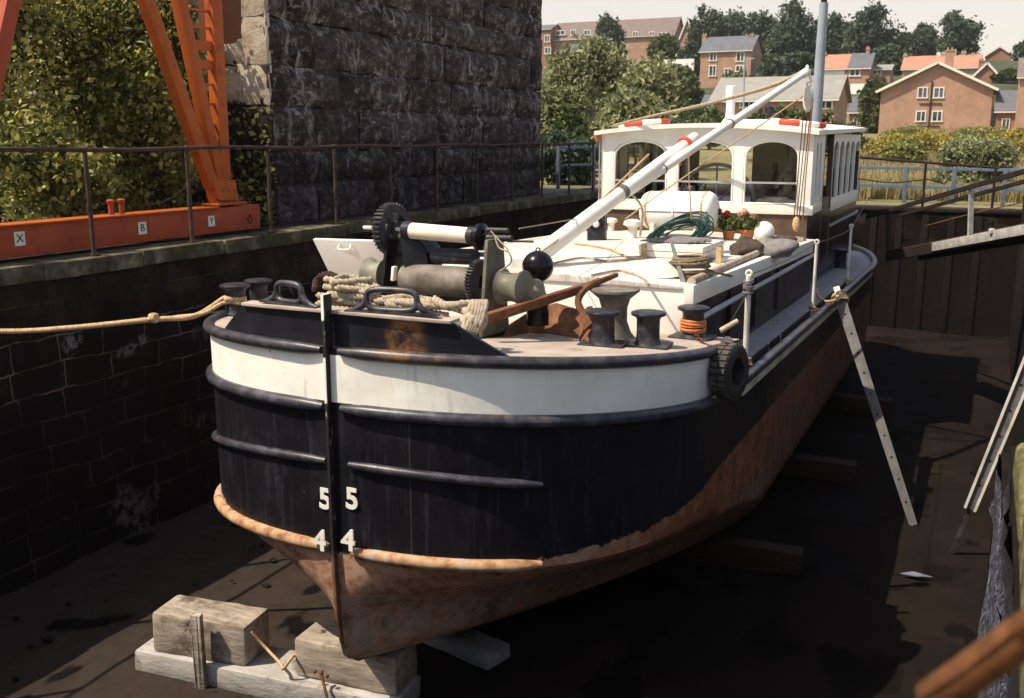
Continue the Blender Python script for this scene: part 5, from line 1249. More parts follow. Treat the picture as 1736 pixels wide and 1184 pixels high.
gA, gB = PY(1505, 436, 20.6), PY(1736, 393, 16.3); gC = gA + (gB - gA) * 1.35
gw = thing('gangway', gA, 'dark gangway plank with handrail reaching from the right quay to the barge stern', 'gangway')
gd = (gC - gA).normalized(); gs = gd.cross(Vector((0, 0, 1))).normalized()
fA = gA + (gB - gA) * .42
MB().bar(gA, gC, .09, .16).build('stringer', M['dark_steel'], gw); MB().bar(gA - gs * .62, gC - gs * .62, .08, .14).build('stringer', M['dark_steel'], gw)
MB().bar(gA - gs * .31 + Vector((0, 0, .10)), gC - gs * .31 + Vector((0, 0, .10)), .68, .04).build('walkway', M['brown_timber'], gw, bevel=.006)
MB().bar(fA + gs * .06 + Vector((0, 0, .02)), gC + gs * .06 + Vector((0, 0, .02)), .02, .15).build('sunlit_edge', M['white_timber'], gw, bevel=.004)  # pale strip where sun strikes the gangway edge, light put in as colour
hA, hB = PY(1470, 368, 21.2), PY(1736, 291, 16.3); hC = hA + (hB - hA) * 1.3
MB().bar(hA, hC, .05, .07).build('handrail', M['dark_steel'], gw); MB().bar(hA - gs * .62 + Vector((0, 0, .02)), hC - gs * .62 + Vector((0, 0, .02)), .05, .06).build('handrail', M['dark_steel'], gw)
for px, py, py2 in ((1660, 406, 322), (1506, 436, 358)):
    f = (px - 1505) / (1736 - 1505); b = gA + (gB - gA) * f; p2 = PY(px - 13 if px > 1600 else px, py2, b.y)
    MB().bar(b + Vector((0, 0, -.02)), p2, .07, .05, gd).build('baluster', M['white_timber'] if px > 1600 else M['dark_steel'], gw)
for f in (.62, .8):
    p_ = gA + (gC - gA) * f + gs * .07 + Vector((0, 0, .06)); MB().lathe([(.05, 0), (.05, .05), (.03, .07)], p_, n=10).build('bolt_head', M['white_timber'], gw)
MB().tube(smoothpath([PY(1570, 383, 19), PY(1650, 362, 17.8), PY(1736, 343, 16.3), PY(1736, 343, 16.3) + (PY(1736, 343, 16.3) - PY(1650, 362, 17.8))]), .010, 6).build('guard_rope', M['rust'], gw)

# docking timbers
def timber(name, c, dims, rz, m, lab, par=None, bev=.035, cat='timber', grp=None):
    mb = MB(); n = 9; l, w_, h_ = dims; vs = []; rg = random.Random(hash(lab) % 999)
    for i in range(n + 1):
        x_ = -l / 2 + l * i / n
        for yy_, zz_ in ((-1, -1), (1, -1), (1, 1), (-1, 1)): vs.append(rotm(z=rz) @ Vector((x_ + rg.uniform(-.008, .008), yy_ * w_ / 2 + rg.uniform(-.008, .008), zz_ * h_ / 2 + rg.uniform(-.006, .006))) + Vector(c))
    fs = [(3, 2, 1, 0), tuple(n * 4 + k for k in range(4))]
    for i in range(n):
        for k in range(4): a = i * 4; fs.append((a + k, a + (k + 1) % 4, a + 4 + (k + 1) % 4, a + 4 + k))
    mb.add(vs, fs); o = mb.build(name, M[m], par, smooth=30, bevel=bev, seg=2)
    return tag(o, lab, cat, grp) if par is None else o
timber('docking_beam', (-5.55, 6.58, -4.765), (2.7, .52, .225), 6, 'white_timber', 'long whitish beam on the dock floor under the bow')
timber('keel_block', (-6.22, 6.52, -4.455), (.98, .42, .39), 8, 'timber', 'big weathered timber block left of the bow on the whitish beam')
timber('keel_block', (-4.74, 6.71, -4.47), (1.0, .42, .355), 5, 'timber', 'big weathered timber block carrying the front end of the keel', None)
q = PY(333, 1090, 6.2); 
timber('wooden_stake', (q.x, q.y + .02, -4.5), (.10, .055, .72), 8, 'timber', 'upright wooden stake nailed to the front of the left timber block', None, .006, 'stake')
timber('docking_beam', (-4.5, 7.95, -4.81), (1.3, .34, .14), -14, 'white_timber', 'pale plank end lying behind the keel under the bow', None, .012)  # pale timber stands in for sunlight falling under the bow
timber('docking_beam', (-3.6, 6.1, -4.80), (.9, .3, .16), 4, 'white_timber', 'short white beam at the bottom edge under the bow')
mb = MB(); mb.tube(smoothpath([PY(426, 1072, 6.45), PY(452, 1100, 6.5), PY(476, 1126, 6.42), PY(480, 1134, 6.35), PY(494, 1116, 6.4), PY(500, 1112, 6.5)]), .014, 7)
tag(mb.build('tie_rope', M['rope'], smooth=60), 'brown rope strung between the two weathered timber blocks', 'rope')
mb = MB(); a = PY(545, 1142, 6.4); mb.tube(smoothpath([a + Vector((0, .02, .02)), a, PY(550, 1165, 6.35), PY(556, 1190, 6.3)]), .014, 7); mb.sphere(a, .02, 8, 6); mb.sphere(a + Vector((.06, 0, -.01)), .018, 8, 6); mb.sphere(a + Vector((-.07, 0, 0)), .018, 8, 6)
tag(mb.build('tie_rope', M['rust'], smooth=60), 'rusty tie hanging down the front of the keel block', 'rope')
for i, (px, py, lab) in enumerate(((1356, 962, 'brown bearer timber under the hull nearest the camera'), (1450, 806, 'brown bearer timber under the middle of the hull'), (1510, 694, 'brown bearer timber farthest under the hull'))):
    e = PZ(px, py, ZF + .14); x0 = -6.4
    timber('bearer_timber', ((e.x + x0) / 2, e.y + .1, ZF + .14), (e.x - x0, .26, .30), 0, 'brown_timber', lab, None, .012, 'timber', 'bearer timbers under the hull')
    timber('keel_block', (XC, e.y + .1, (ZF + .29 - 4.288) / 2), (1.2, .3, abs(ZF + .29 + 4.288) - .004), 0, 'brown_timber', lab.replace('bearer timber', 'keel block').replace(' under', ' standing under'), None, .01, 'block')
# rubble and scraps on the dock floor
mb = MB(); rg_ = random.Random(12)
for k in range(260):
    x_ = rg_.uniform(-8.9, -.1); y_ = rg_.uniform(4.2, 14) if x_ < -5.6 else rg_.uniform(5.5, 20)
    if (-6.6 < x_ < -2.1 and y_ > 7.4) or x_ > -2.2: continue
    s_ = rg_.uniform(.012, .055) * (1.5 if rg_.random() < .1 else 1); v0 = len(mb.v); mb.sphere((0, 0, 0), 1, 7, 5)
    for i in range(v0, len(mb.v)):
        v = mb.v[i]; f_ = s_ * rg_.uniform(.75, 1.15); mb.v[i] = (x_ + v[0] * f_ * 1.3, y_ + v[1] * f_, ZF + .01 + v[2] * f_ * .6)
M['rubble'] = surf('muddy_rubble', [(.3, (.008, .006, .005)), (.7, (.026, .020, .016))], 3, .95, .4, 30, .01, spec=.1)
tag(mb.build('rubble', M['rubble'], smooth=0), 'scattered muddy stones on the dock floor', 'rubble', None, 'stuff')
q = PZ(1552, 976, ZF + .03); M['scrap'] = surf('pale_blue_sheet', [(.3, (.10, .11, .14)), (.7, (.17, .18, .22))], 6, .6, .1)
tag(MB().prism([q + Vector((-.16, -.03, 0)), q + Vector((.02, -.06, .01)), q + Vector((.18, .02, 0)), q + Vector((-.03, .05, .015))], (0, 0, .012)).build('sheet_scrap', M['scrap'], bevel=.003), 'pale blue scrap lying on the dark dock floor at right', 'scrap')
# rusty handrail close to the camera
pa_, pb_ = PZ(1580, 1187, -.62), PZ(1740, 1075, -.50)
dd = (pb_ - pa_).normalized()
hr = thing('viewing_handrail', Vector((pb_.x + .9, pb_.y + 1.2, ZQ)), 'brown rusty handrail out of focus at the lower right corner', 'railing')
tn = (pa_.y - .12) / dd.y
MB().tube([pa_ - dd * (tn + .05), pa_, pb_, pb_ + dd * 1.4], .0215, 16).build('top_rail', M['brown_pipe'], hr)
p_ = pb_ + dd * 1.35; MB().cyl((p_.x, p_.y, ZQ - .03), p_, .028, n=14).build('post', M['brown_pipe'], hr)
p_ = pa_ - dd * tn; MB().cyl((p_.x, p_.y, ZQ - .03), p_, .028, n=14).build('post', M['brown_pipe'], hr)
# ------------------------------------------------------------------ far end of the dock: fences and pole
def fence(name, pts, posts, rails, m, lab, pw, rr):
    f = thing(name, (pts[0][0], pts[0][1], ZG), lab, 'fence')
    a, b = Vector(pts[0]), Vector(pts[1])
    for h, r_ in rails:
        MB().bar(a + Vector((0, 0, h)), b + Vector((0, 0, h)), rr, r_).build('rail', M[m], f, bevel=.005)
    for t in posts:
        p = a.lerp(b, t); MB().box(p + Vector((0, .0, rails[0][0] / 2 - .03)), (pw, pw, rails[0][0] + .14)).build('post', M[m], f, bevel=.006)
    return f
fence('metal_fence', ((-5.2, 31.2, ZG), (7.4, 28.6, ZG)), [.02, .12, .225, .325, .425, .53, .64, .75, .87, .98], ((.96, .085), (.46, .10)), 'blue_steel', 'blue grey metal fence across the far right end of the dock', .11, .06)
fence('metal_fence', ((-11.2, 26.2, ZQ), (-8.0, 28.4, ZQ)), [.02, .28, .52, .76, .97], ((1.10, .08), (.62, .07)), 'blue_steel', 'blue grey metal fence in the shade left of the wheelhouse', .09, .05)
a, b = PY(1455, 267, 28.05), PY(1694, 285, 27.9)
f = thing('end_railing', (a.x, a.y, -1.47), 'dark rusty tube railing on the end wall of the dock', 'railing')
MB().tube([a - (b - a) * .8, a, b], .034, 8).build('top_rail', M['dark_steel'], f)
for px in (1330, 1450, 1570, 1689):
    t_ = PY(px, 276, 28.0); t_ = a + (b - a) * ((t_.x - a.x) / (b.x - a.x)); MB().cyl((t_.x, t_.y, -1.75), t_, .032, n=8).build('post', M['dark_steel'], f)
MB().tube(smoothpath([PY(1455, 303, 28), PY(1510, 310, 28), PY(1565, 305, 28), PY(1575, 305, 28), PY(1600, 312, 28)], 4), .018, 6).build('chain', M['dark_steel'], f)
q = PY(1384, 300, 30.5); q.z = hill(q.x, q.y) - .1; t_ = PY(1397, 2, 30.5)
t2 = t_ + (t_ - Vector((PY(1383, 210, 30.5)))) * .9
pl = thing('lamp_post', q, 'tall grey steel pole rising behind the wheelhouse', 'pole')
dv = (t_ - PY(1383, 210, 30.5)).normalized(); base = t_ - dv * ((t_.z - q.z) / dv.z)
MB().tube([base, PY(1383, 210, 30.5), t_ - dv * .05], [.175, .16, .125], 20).build('lower_shaft', M['pole_grey'], pl, smooth=60)
MB().tube([t_ - dv * .06, t_ + dv * 3.2], [.085, .07], 16).build('upper_shaft', M['dark_steel'], pl, smooth=60)
MB().bar(t_ + dv * 3.2, t_ + dv * 3.3 + Vector((1.1, -.3, .15)), .08, .06).build('lamp_arm', M['pole_grey'], pl)

# ------------------------------------------------------------------ trees and shrubs
def crown_pts(rg, lobes, n, hollow=.45):
    P = []
    tot = sum(l[3] * l[4] * l[5] for l in lobes) ** .67
    W = np.array([(l[3] * l[4] * l[5]) ** .67 for l in lobes]); W /= W.sum()
    for l, w_ in zip(lobes, W):
        k = max(10, int(n * w_)); nc_ = max(6, k // 22)
        C = rg.normal(size=(nc_, 3)); C /= np.linalg.norm(C, axis=1)[:, None]; C *= rg.uniform(hollow, 1.04, (nc_, 1)) ** .6
        idx_ = rg.integers(0, nc_, k); sp = .15 + .10 * rg.random((nc_, 1))
        p = C[idx_] + rg.normal(size=(k, 3)) * sp[idx_]
        P.append(p * np.array(l[3:6]) + np.array(l[:3]))
    return np.concatenate(P)
def tree(name, loc, lobes, n, size, m, label, cat, group=None, trunk=.2, th=None, seed=1, rz=0, up=.5, limbs=5):
    """lobes in local coordinates (metres above the foot)"""
    rg = np.random.default_rng(seed); t = thing(name, loc, label, cat, group, rz); OFF[t] = Vector((0, 0, 0))
    top = max(l[2] for l in lobes); ht = th or top
    mb = MB(); x0 = lobes[0]
    mb.tube([(0, 0, -.3), (.02 * ht, 0, ht * .3), (0, .03 * ht, ht * .65), (x0[0] * .4, x0[1] * .4, ht)], [trunk, trunk * .8, trunk * .55, trunk * .2], 9)
    for l in lobes[:limbs + 3]:
        zb = min(l[2] * .55, ht * .6); mb.tube([(0, 0, zb), (l[0] * .5, l[1] * .5, (zb + l[2]) * .52), (l[0], l[1], l[2] + l[5] * .4)], [trunk * .45, trunk * .3, trunk * .08], 6)
    mb.build('trunk', M['bark'], t, local=True, smooth=60)
    P = crown_pts(rg, lobes, n); leaves('crown', M[m], t, P, rg, size, 1.5 if m == 'leaf_willow' else 1.0, True, up)
    return t
def auto_lobes(rg, w_, h, z0, k, flat=1.0, dep=None):
    L_ = []; dep = dep or w_
    for i in range(k):
        a = rg.uniform(0, 6.28); r = rg.uniform(.15, .62); zz = rg.uniform(.12, .86); env = math.sin(math.pi * min(1, .25 + zz * .72)) ** .7
        s = rg.uniform(.24, .40)
        L_.append((math.cos(a) * r * w_ / 2 * env * 1.25, math.sin(a) * r * dep / 2 * env * 1.25, z0 + (h - z0) * zz, s * w_ / 2 * 1.15, s * dep / 2 * 1.15, s * (h - z0) * .62 * flat))
    L_.append((0, 0, z0 + (h - z0) * .5, w_ * .33, dep * .33, (h - z0) * .42)); return L_
def px_tree(name, pl_, pr_, pt, y, pb=None, n=3500, size=.4, m='leaf_dark', label='', cat='tree', group=None, seed=1, k=12, z0f=.12, trunk=None, dep=None):
    """tree whose crown spans photograph columns pl_..pr_ and whose top is at row pt, standing at distance y"""
    pc = (pl_ + pr_) / 2; a = PY(pl_, pt + 20, y); b = PY(pr_, pt + 20, y); c = PY(pc, pt, y)
    wd = (b.x - a.x); zg = hill(c.x, y) if pb is None else PY(pc, pb, y).z
    h = c.z - zg; rg = np.random.default_rng(seed)
    return tree(name, (c.x, y, zg), auto_lobes(rg, wd * 1.12, h * .97, h * z0f, k, dep=dep or min(wd, h * 1.3)), n, size, m, label, cat, group, trunk or h * .025, h * .8, seed)
# undergrowth at the foot of the abutment, left
near = [(-120, 45, -60, 10.4, -11.9, 41), (60, 210, -40, 11.6, -12.6, 42), (150, 330, -20, 11.9, -11.5, 43), (-30, 120, 80, 9.4, -10.9, 44)]
rg = np.random.default_rng(5)
NB_ = [((-12.6, 9.6), 3.6, 2.6, 4.6, 'broad yellow green bush behind the left end of the red crane beam', 4200, 21),
       ((-12.3, 11.4), 2.9, 1.9, 4.1, 'tall leafy bush growing against the stone abutment left of the ladder', 4200, 22),
       ((-11.15, 11.2), 1.5, 1.3, 2.6, 'dark bush growing behind the foot of the crane legs', 2600, 23),
       ((-11.0, 9.4), 1.5, 2.2, 1.5, 'low bush behind the middle of the red crane beam', 2200, 24),
       ((-14.6, 11.0), 3.2, 2.2, 5.2, 'tall bush against the stone wall at the far left edge', 3600, 25),
       ((-11.2, 7.4), 1.4, 2.2, 1.7, 'low bush behind the letter X on the crane beam', 2000, 26)]
for (x_, y_), wd, dp, h, lab, n, sd in NB_:
    r2 = np.random.default_rng(sd); tree('bush', (x_, y_, ZQ - .03), auto_lobes(r2, wd, h, .15, 13, dep=dp), int(n * 3.6), .044, 'leaf_near', lab, 'bush', 'bushes along the left quay', .05, h * .7, sd)
tree('bush', (-12.05, 12.25, ZQ - .03), auto_lobes(np.random.default_rng(71), 2.1, 4.6, .15, 13, dep=.9), 15000, .044, 'leaf_near', 'tall bush between the crane legs and the pale corner stones', 'bush', 'bushes along the left quay', .05, 3, 71)
# ivy climbing the corner of the abutment
P = np.stack([rg.uniform(-13, AX + .05, 1500), rg.normal(AY0 - .06, .04, 1500), ZQ + 2.2 * rg.beta(1.1, 2.6, 1500)], 1)
iv = leaves('ivy', M['leaf_near'], None, P, rg, .05, 1.0); tag(iv, 'ivy climbing the foot of the pale corner stones', 'ivy')
# grey willows behind the quay
W_ = [(915, 1010, 92, 47, 'left', 6500, 31), (965, 1085, 72, 52, 'mid', 7500, 32), (1050, 1165, 98, 50, 'right', 6500, 33), (900, 1000, 150, 38, 'front', 5000, 34), (1010, 1150, 165, 42, 'front2', 5000, 35)]
labs = ['grey green willow just right of the stone abutment', 'tallest grey green willow standing above its neighbours', 'grey green willow nearest the brick semi detached house', 'olive willow bush low beside the abutment edge', 'olive willow bush low behind the wheelhouse roof']
for (a, b, t_, y, _, n, sd), lab in zip(W_, labs):
    px_tree('willow', a, b, t_, y, 268, n * 4, .105, 'leaf_willow', lab, 'tree', 'willows beyond the dock', sd, 14, .05)
px_tree('bush', 935, 1000, 178, 33, 262, 2600, .11, 'leaf_mid', 'shaded dark bush at the foot of the willows beside the abutment', 'bush', None, 36, 10, .03)
px_tree('bush', 905, 1012, 215, 29.6, 330, 9000, .07, 'leaf_dark', 'dark shaded thicket between the abutment and the wheelhouse', 'bush', None, 46, 14, .0)
px_tree('bush', 1245, 1420, 182, 60, 250, 4500, .16, 'leaf_mid', 'green bushes in front of the grey roofed bungalow', 'bush', None, 37, 14, .03)
px_tree('bush', 1130, 1240, 172, 75, 250, 3500, .2, 'leaf_mid', 'green bush behind the middle of the wheelhouse roof', 'bush', None, 38, 12, .03)
px_tree('bush', 1590, 1732, 224, 38, 338, 22000, .05, 'leaf_willow', 'round grey green shrub in the yellow meadow on the right', 'bush', None, 39, 12, .02)
px_tree('bush', 1395, 1470, 205, 62, 262, 2600, .15, 'leaf_mid', 'green bush right of the tall grey pole', 'bush', None, 40, 10, .02)
M['leaf_weed'] = leafmat('yellow_green_weeds', (.07, .085, .022), (.17, .18, .05), (.33, .30, .10))
# ragwort band before the gable wall
for i, (a, b, t_, y, m, lab) in enumerate(((1462, 1560, 230, 66, 'leaf_yellow', 'yellow flowering weeds left of the brick gable wall'), (1545, 1625, 224, 72, 'leaf_yellow', 'tall yellow flowering weeds below the brick gable wall'), (1610, 1700, 229, 64, 'leaf_weed', 'green weeds below the right end of the gable wall'), (1670, 1790, 219, 70, 'leaf_yellow', 'yellow flowering weeds at the right edge of the meadow'), (1500, 1580, 238, 58, 'leaf_weed', 'low green weeds in front of the yellow flowering weeds'), (1478, 1600, 214, 100, 'leaf_weed', 'green scrub along the foot of the gable wall'), (1585, 1740, 212, 104, 'leaf_weed', 'yellow green scrub below the right half of the gable wall'))):
    px_tree('weed_clump', a, b, t_, y, 276 if y < 80 else 252, 6500, .085, m, lab, 'weeds', 'weeds along the back of the meadow', 60 + i, 12, .0, .03, 5)
# dry grass of the meadow
n = 60000; gx = rg.uniform(-9, 12, n); gy = 32 + 40 * rg.random(n) ** 1.5; gx = gx * (gy / 45)
P = np.stack([gx, gy, ZG + .10 + .12 * rg.random(n) + np.maximum(0, gy - 45) * .0262], 1)
a_ = rg.normal(size=(n, 3)) * .22; a_[:, 2] = 1; b_ = rg.normal(size=(n, 3)); b_[:, 2] = 0; b_ /= np.linalg.norm(b_, axis=1)[:, None]
hh = rg.uniform(.08, .24, (n, 1)); wdt = hh * .16
V = np.stack([P - b_ * wdt - [0, 0, .15], P + b_ * wdt - [0, 0, .15], P + a_ * hh + b_ * wdt * .2, P + a_ * hh - b_ * wdt * .2], 1).reshape(-1, 3)
me = bpy.data.meshes.new('meadow_grass'); me.vertices.add(4 * n); me.vertices.foreach_set('co', V.astype(np.float32).ravel()); me.loops.add(4 * n); me.loops.foreach_set('vertex_index', np.arange(4 * n, dtype=np.int32)); me.polygons.add(n); me.polygons.foreach_set('loop_start', np.arange(0, 4 * n, 4, dtype=np.int32)); me.update(calc_edges=True)
me.materials.append(M['leaf_gold']); o = bpy.data.objects.new('meadow_grass', me); COL.objects.link(o); tag(o, 'dry yellow grass of the meadow beyond the dock', 'grass', None, 'stuff')
# skyline trees
SK = [(1165, 1232, 10, 205, 'leaf_dark', 'round dark tree left of the skyline gap above the semi detached house'), (1215, 1275, 16, 210, 'leaf_dark', 'second dark tree above the semi detached house'), (1262, 1320, 22, 200, 'leaf_dark', 'dark tree right above the chimney of the semi detached house'),
      (1300, 1392, 2, 190, 'leaf_dark', 'tallest dark tree left of the grey pole'), (1388, 1450, 20, 196, 'leaf_dark', 'dark tree just right of the grey pole'), (1432, 1538, 8, 185, 'leaf_dark', 'big dark tree above the half rendered house'),
      (1535, 1600, 44, 215, 'leaf_dark', 'dark tree left of the two on the right skyline'), (1588, 1676, 26, 205, 'leaf_dark', 'round dark tree on the right skyline above the chimneys'), (1722, 1790, 62, 200, 'leaf_dark', 'dark tree at the right edge of the skyline'),
      (1010, 1062, 26, 190, 'leaf_dark', 'dark tree standing before the long brick terrace'), (1105, 1152, 58, 172, 'leaf_mid', 'lighter tree below the right end of the long terrace'), (1300, 1395, 88, 150, 'leaf_dark', 'bushy dark tree behind the grey roofed bungalow'), (1285, 1330, 98, 142, 'leaf_dark', 'dark shrub to the right of the semi detached house'),
      (1150, 1192, 74, 165, 'leaf_dark', 'dark tree left of the semi detached house'), (1465, 1535, 75, 165, 'leaf_dark', 'dark shaded tree right of the half rendered house'), (1128, 1190, 108, 128, 'leaf_mid', 'light green shrubs below the white garden wall'), (1215, 1300, 126, 125, 'leaf_mid', 'light green shrubs below the semi detached house'), (1455, 1500, 135, 120, 'leaf_mid', 'light shrub beside the gable house'), (1080, 1140, 135, 118, 'leaf_mid', 'green shrubs on the slope behind the willows'), (1690, 1740, 118, 150, 'leaf_mid', 'light shrubs on the slope right of the gable house'),
      (1195, 1262, 26, 228, 'leaf_dark', 'farther dark tree filling the gap between the first two skyline trees'), (1240, 1302, 32, 230, 'leaf_dark', 'farther dark tree over the slate roof of the semi detached house'), (1286, 1345, 30, 226, 'leaf_dark', 'farther dark tree left of the tallest tree'), (1345, 1425, 34, 222, 'leaf_dark', 'farther dark tree seen behind the grey pole'), (1405, 1470, 40, 224, 'leaf_dark', 'farther dark tree over the orange half of the roof'), (1505, 1560, 62, 222, 'leaf_dark', 'farther low dark tree between the two groups on the skyline')]
for i, (a, b, t_, y, m, lab) in enumerate(SK):
    px_tree('tree', a, b, t_, y, None, 7500, .31 if y > 170 else .28, m, lab, 'tree', 'trees on the hillside', 100 + i, 15, .06)
# ------------------------------------------------------------------ houses on the hill
def house(name, y, pl_, pr_, pe, pb, ridge, m, rm, label, depth=7.5, gable='x', wins=(), chims=(), rdepth=None, ov=.25, cat='house', frame='plate_white', door=None, pipe=None):
    """front wall at distance y spans columns pl_..pr_, eaves row pe, foot row pb; ridge row"""
    a = PY(pl_, pe, y); b = PY(pr_, pe, y); zt = PY((pl_ + pr_) / 2, pe, y).z; zb = min(PY((pl_ + pr_) / 2, pb, y).z, hill(a.x, y)) - .3
    zr = PY((pl_ + pr_) / 2, ridge, y + (depth / 2 if gable == 'x' else 0)).z
    h = thing(name, ((a.x + b.x) / 2, y + depth / 2, zb), label, cat)
    x0, x1 = a.x, b.x; y1 = y + depth; ym = y + depth / 2; xm = (x0 + x1) / 2
    mb = MB()
    if gable == 'x':
        for x_ in (0,): mb.add([(x0, y, zb), (x1, y, zb), (x1, y1, zb), (x0, y1, zb), (x0, y, zt), (x1, y, zt), (x1, y1, zt), (x0, y1, zt), (x0, ym, zr - .12), (x1, ym, zr - .12)],
              [(0, 1, 5, 4), (2, 3, 7, 6), (1, 2, 6, 9, 5), (3, 0, 4, 8, 7), (4, 5, 9, 8), (6, 7, 8, 9), (3, 2, 1, 0)])
    else:
        mb.add([(x0, y, zb), (x1, y, zb), (x1, y1, zb), (x0, y1, zb), (x0, y, zt), (x1, y, zt), (x1, y1, zt), (x0, y1, zt), (xm, y, zr - .12), (xm, y1, zr - .12)],
               [(0, 1, 5, 8, 4), (2, 3, 7, 9, 6), (1, 2, 6, 5), (3, 0, 4, 7), (4, 8, 9, 7), (5, 6, 9, 8), (3, 2, 1, 0)])
    mb.build('wall', M[m], h, smooth=0)
    mb = MB(); t = .16
    if gable == 'x':
        s_ = (zr - zt) / (depth / 2)
        for sg, ye in ((-1, y - ov), (1, y1 + ov)):
            mb.prism([(x0 - ov, ye, zt - s_ * ov + .02), (x0 - ov, ym, zr + .02), (x0 - ov, ym, zr + t), (x0 - ov, ye, zt - s_ * ov + t)], (x1 - x0 + 2 * ov, 0, 0))
    else:
        s_ = (zr - zt) / ((x1 - x0) / 2)
        for xe in (x0 - ov, x1 + ov):
            mb.prism([(xe, y - ov, zt - s_ * ov + .02), (xm, y - ov, zr + .02), (xm, y - ov, zr + t), (xe, y - ov, zt - s_ * ov + t)], (0, depth + 2 * ov, 0))
    rf = mb.build('roof', M[rm], h, smooth=0)
    if gable == 'y':
        mb = MB()
        for xe in (x0 - ov, x1 + ov): mb.bar((xe, y - ov - .03, zt - s_ * ov + .06), (xm, y - ov - .03, zr + .08), .05, .26)
        mb.build('bargeboard', M['plate_white'], h)
    else: MB().bar((x0 - ov, y - ov - .06, zt - s_ * ov + .02), (x1 + ov, y - ov - .06, zt - s_ * ov + .02), .1, .12).build('gutter', M['plate_white'] if frame == 'plate_white' else M['dark_steel'], h)
    for (l, t_, r_, b_) in wins:
        A = PY(l, t_, y - .02); B = PY(r_, b_, y - .02); cx_, cz = (A.x + B.x) / 2, (A.z + B.z) / 2; ww, wh_ = B.x - A.x, A.z - B.z
        mb = MB(); fw = min(.16, ww * .11)
        for (c_, d_) in (((cx_, y - .03, A.z - fw / 2), (ww, .1, fw)), ((cx_, y - .05, B.z + fw / 2), (ww + .12, .16, fw)), ((A.x + fw / 2, y - .03, cz), (fw, .1, wh_ - 2 * fw)), ((B.x - fw / 2, y - .03, cz), (fw, .1, wh_ - 2 * fw)), ((cx_ + ww * .04, y - .028, cz), (fw * .8, .09, wh_ - 2 * fw))): mb.box(c_, d_)
        f = mb.build('window', M[frame], h, smooth=0); MB().box((cx_, y - .012, cz), (ww - fw, .02, wh_ - fw)).build('pane', M['pane'], f, smooth=0)
    for (px, pt, wpx) in chims:
        yy_ = ym if gable == 'x' else y + depth * .4; A = PY(px - wpx / 2, pt, yy_); B = PY(px + wpx / 2, pt, yy_); wx = B.x - A.x
        mb = MB(); mb.box2((A.x, yy_ - .4, zt), (B.x, yy_ + .4, A.z - .25)); mb.box2((A.x - .06, yy_ - .46, A.z - .25), (B.x + .06, yy_ + .46, A.z - .1))
        for s in (-.25, .25): mb.lathe([(.11, 0), (.09, .3)], ((A.x + B.x) / 2 + s * wx, yy_, A.z - .1), n=8)
        mb.build('chimney', M[m] if m.startswith('brick') else M['brick'], h, smooth=0)
    return h, (x0, x1, y, y1, zb, zt, zr)
# big gable house on the right
h, bb = house('gable_house', 118, 1494, 1684, 152, 240, 108, 'brick', 'tile_grey', 'large orange brick gable wall with four small windows beyond the meadow', 16, 'y', [(1556, 148, 1572, 167), (1583, 148, 1600, 167), (1553, 188, 1569, 207), (1580, 188, 1597, 207), (1550, 229, 1568, 238)], [(1611, 84, 14)], ov=.5)
mb = MB(); z_a, z_b = PY(1579, 138, 118).z, PY(1573, 234, 118).z; xx = PY(1577, 180, 118).x; mb.box2((xx - .06, 117.86, z_b), (xx + .06, 117.99, z_a))
for pz in (176, 214): q = PY(1577, pz, 118); mb.box2((xx - 1.1, 117.88, q.z - .04), (xx + 1.1, 117.98, q.z + .04))
mb.build('drain_pipe', M['dark_steel'], h)
house('annex', 121, 1440, 1490, 190, 240, 166, 'brick_red', 'slate', 'low brick annex with slate roof left of the gable wall', 6, 'x', [(1447, 200, 1458, 214), (1470, 199, 1484, 214)], cat='house')
house('annex', 117, 1690, 1726, 188, 236, 156, 'brick_red', 'slate', 'low brick annex with slate roof right of the gable wall', 6, 'x', [(1678, 201, 1692, 222), (1699, 201, 1711, 220)][1:], cat='house')
house('brick_house', 112, 1729, 1800, 130, 236, 100, 'brick', 'tile_brown', 'brick house cut off by the right edge', 8, 'x', (), cat='house')
# bungalow row with grey roof
house('bungalow', 96, 1210, 1416, 168, 220, 133, 'brick', 'tile_grey', 'long bungalow with pale grey roof behind the wheelhouse', 8, 'x', [(1254, 169, 1284, 184), (1392, 170, 1426, 186)][:1] + [(1385, 170, 1412, 186)], cat='bungalow', ov=.4)
house('cottage', 101, 1186, 1222, 190, 225, 164, 'brick_pale', 'slate', 'small outbuilding with dark roof left of the bungalow', 5, 'x', (), cat='outbuilding')
# semi detached house
house('brick_house', 150, 1188, 1274, 86, 146, 64, 'brick', 'slate', 'red brick house with slate roof and two end chimneys on the slope', 7, 'x', [(1203, 88, 1215, 104), (1248, 88, 1262, 105), (1202, 111, 1214, 130), (1247, 111, 1260, 122), (1228, 116, 1240, 128)], [(1195, 59, 7), (1275, 59, 7)])
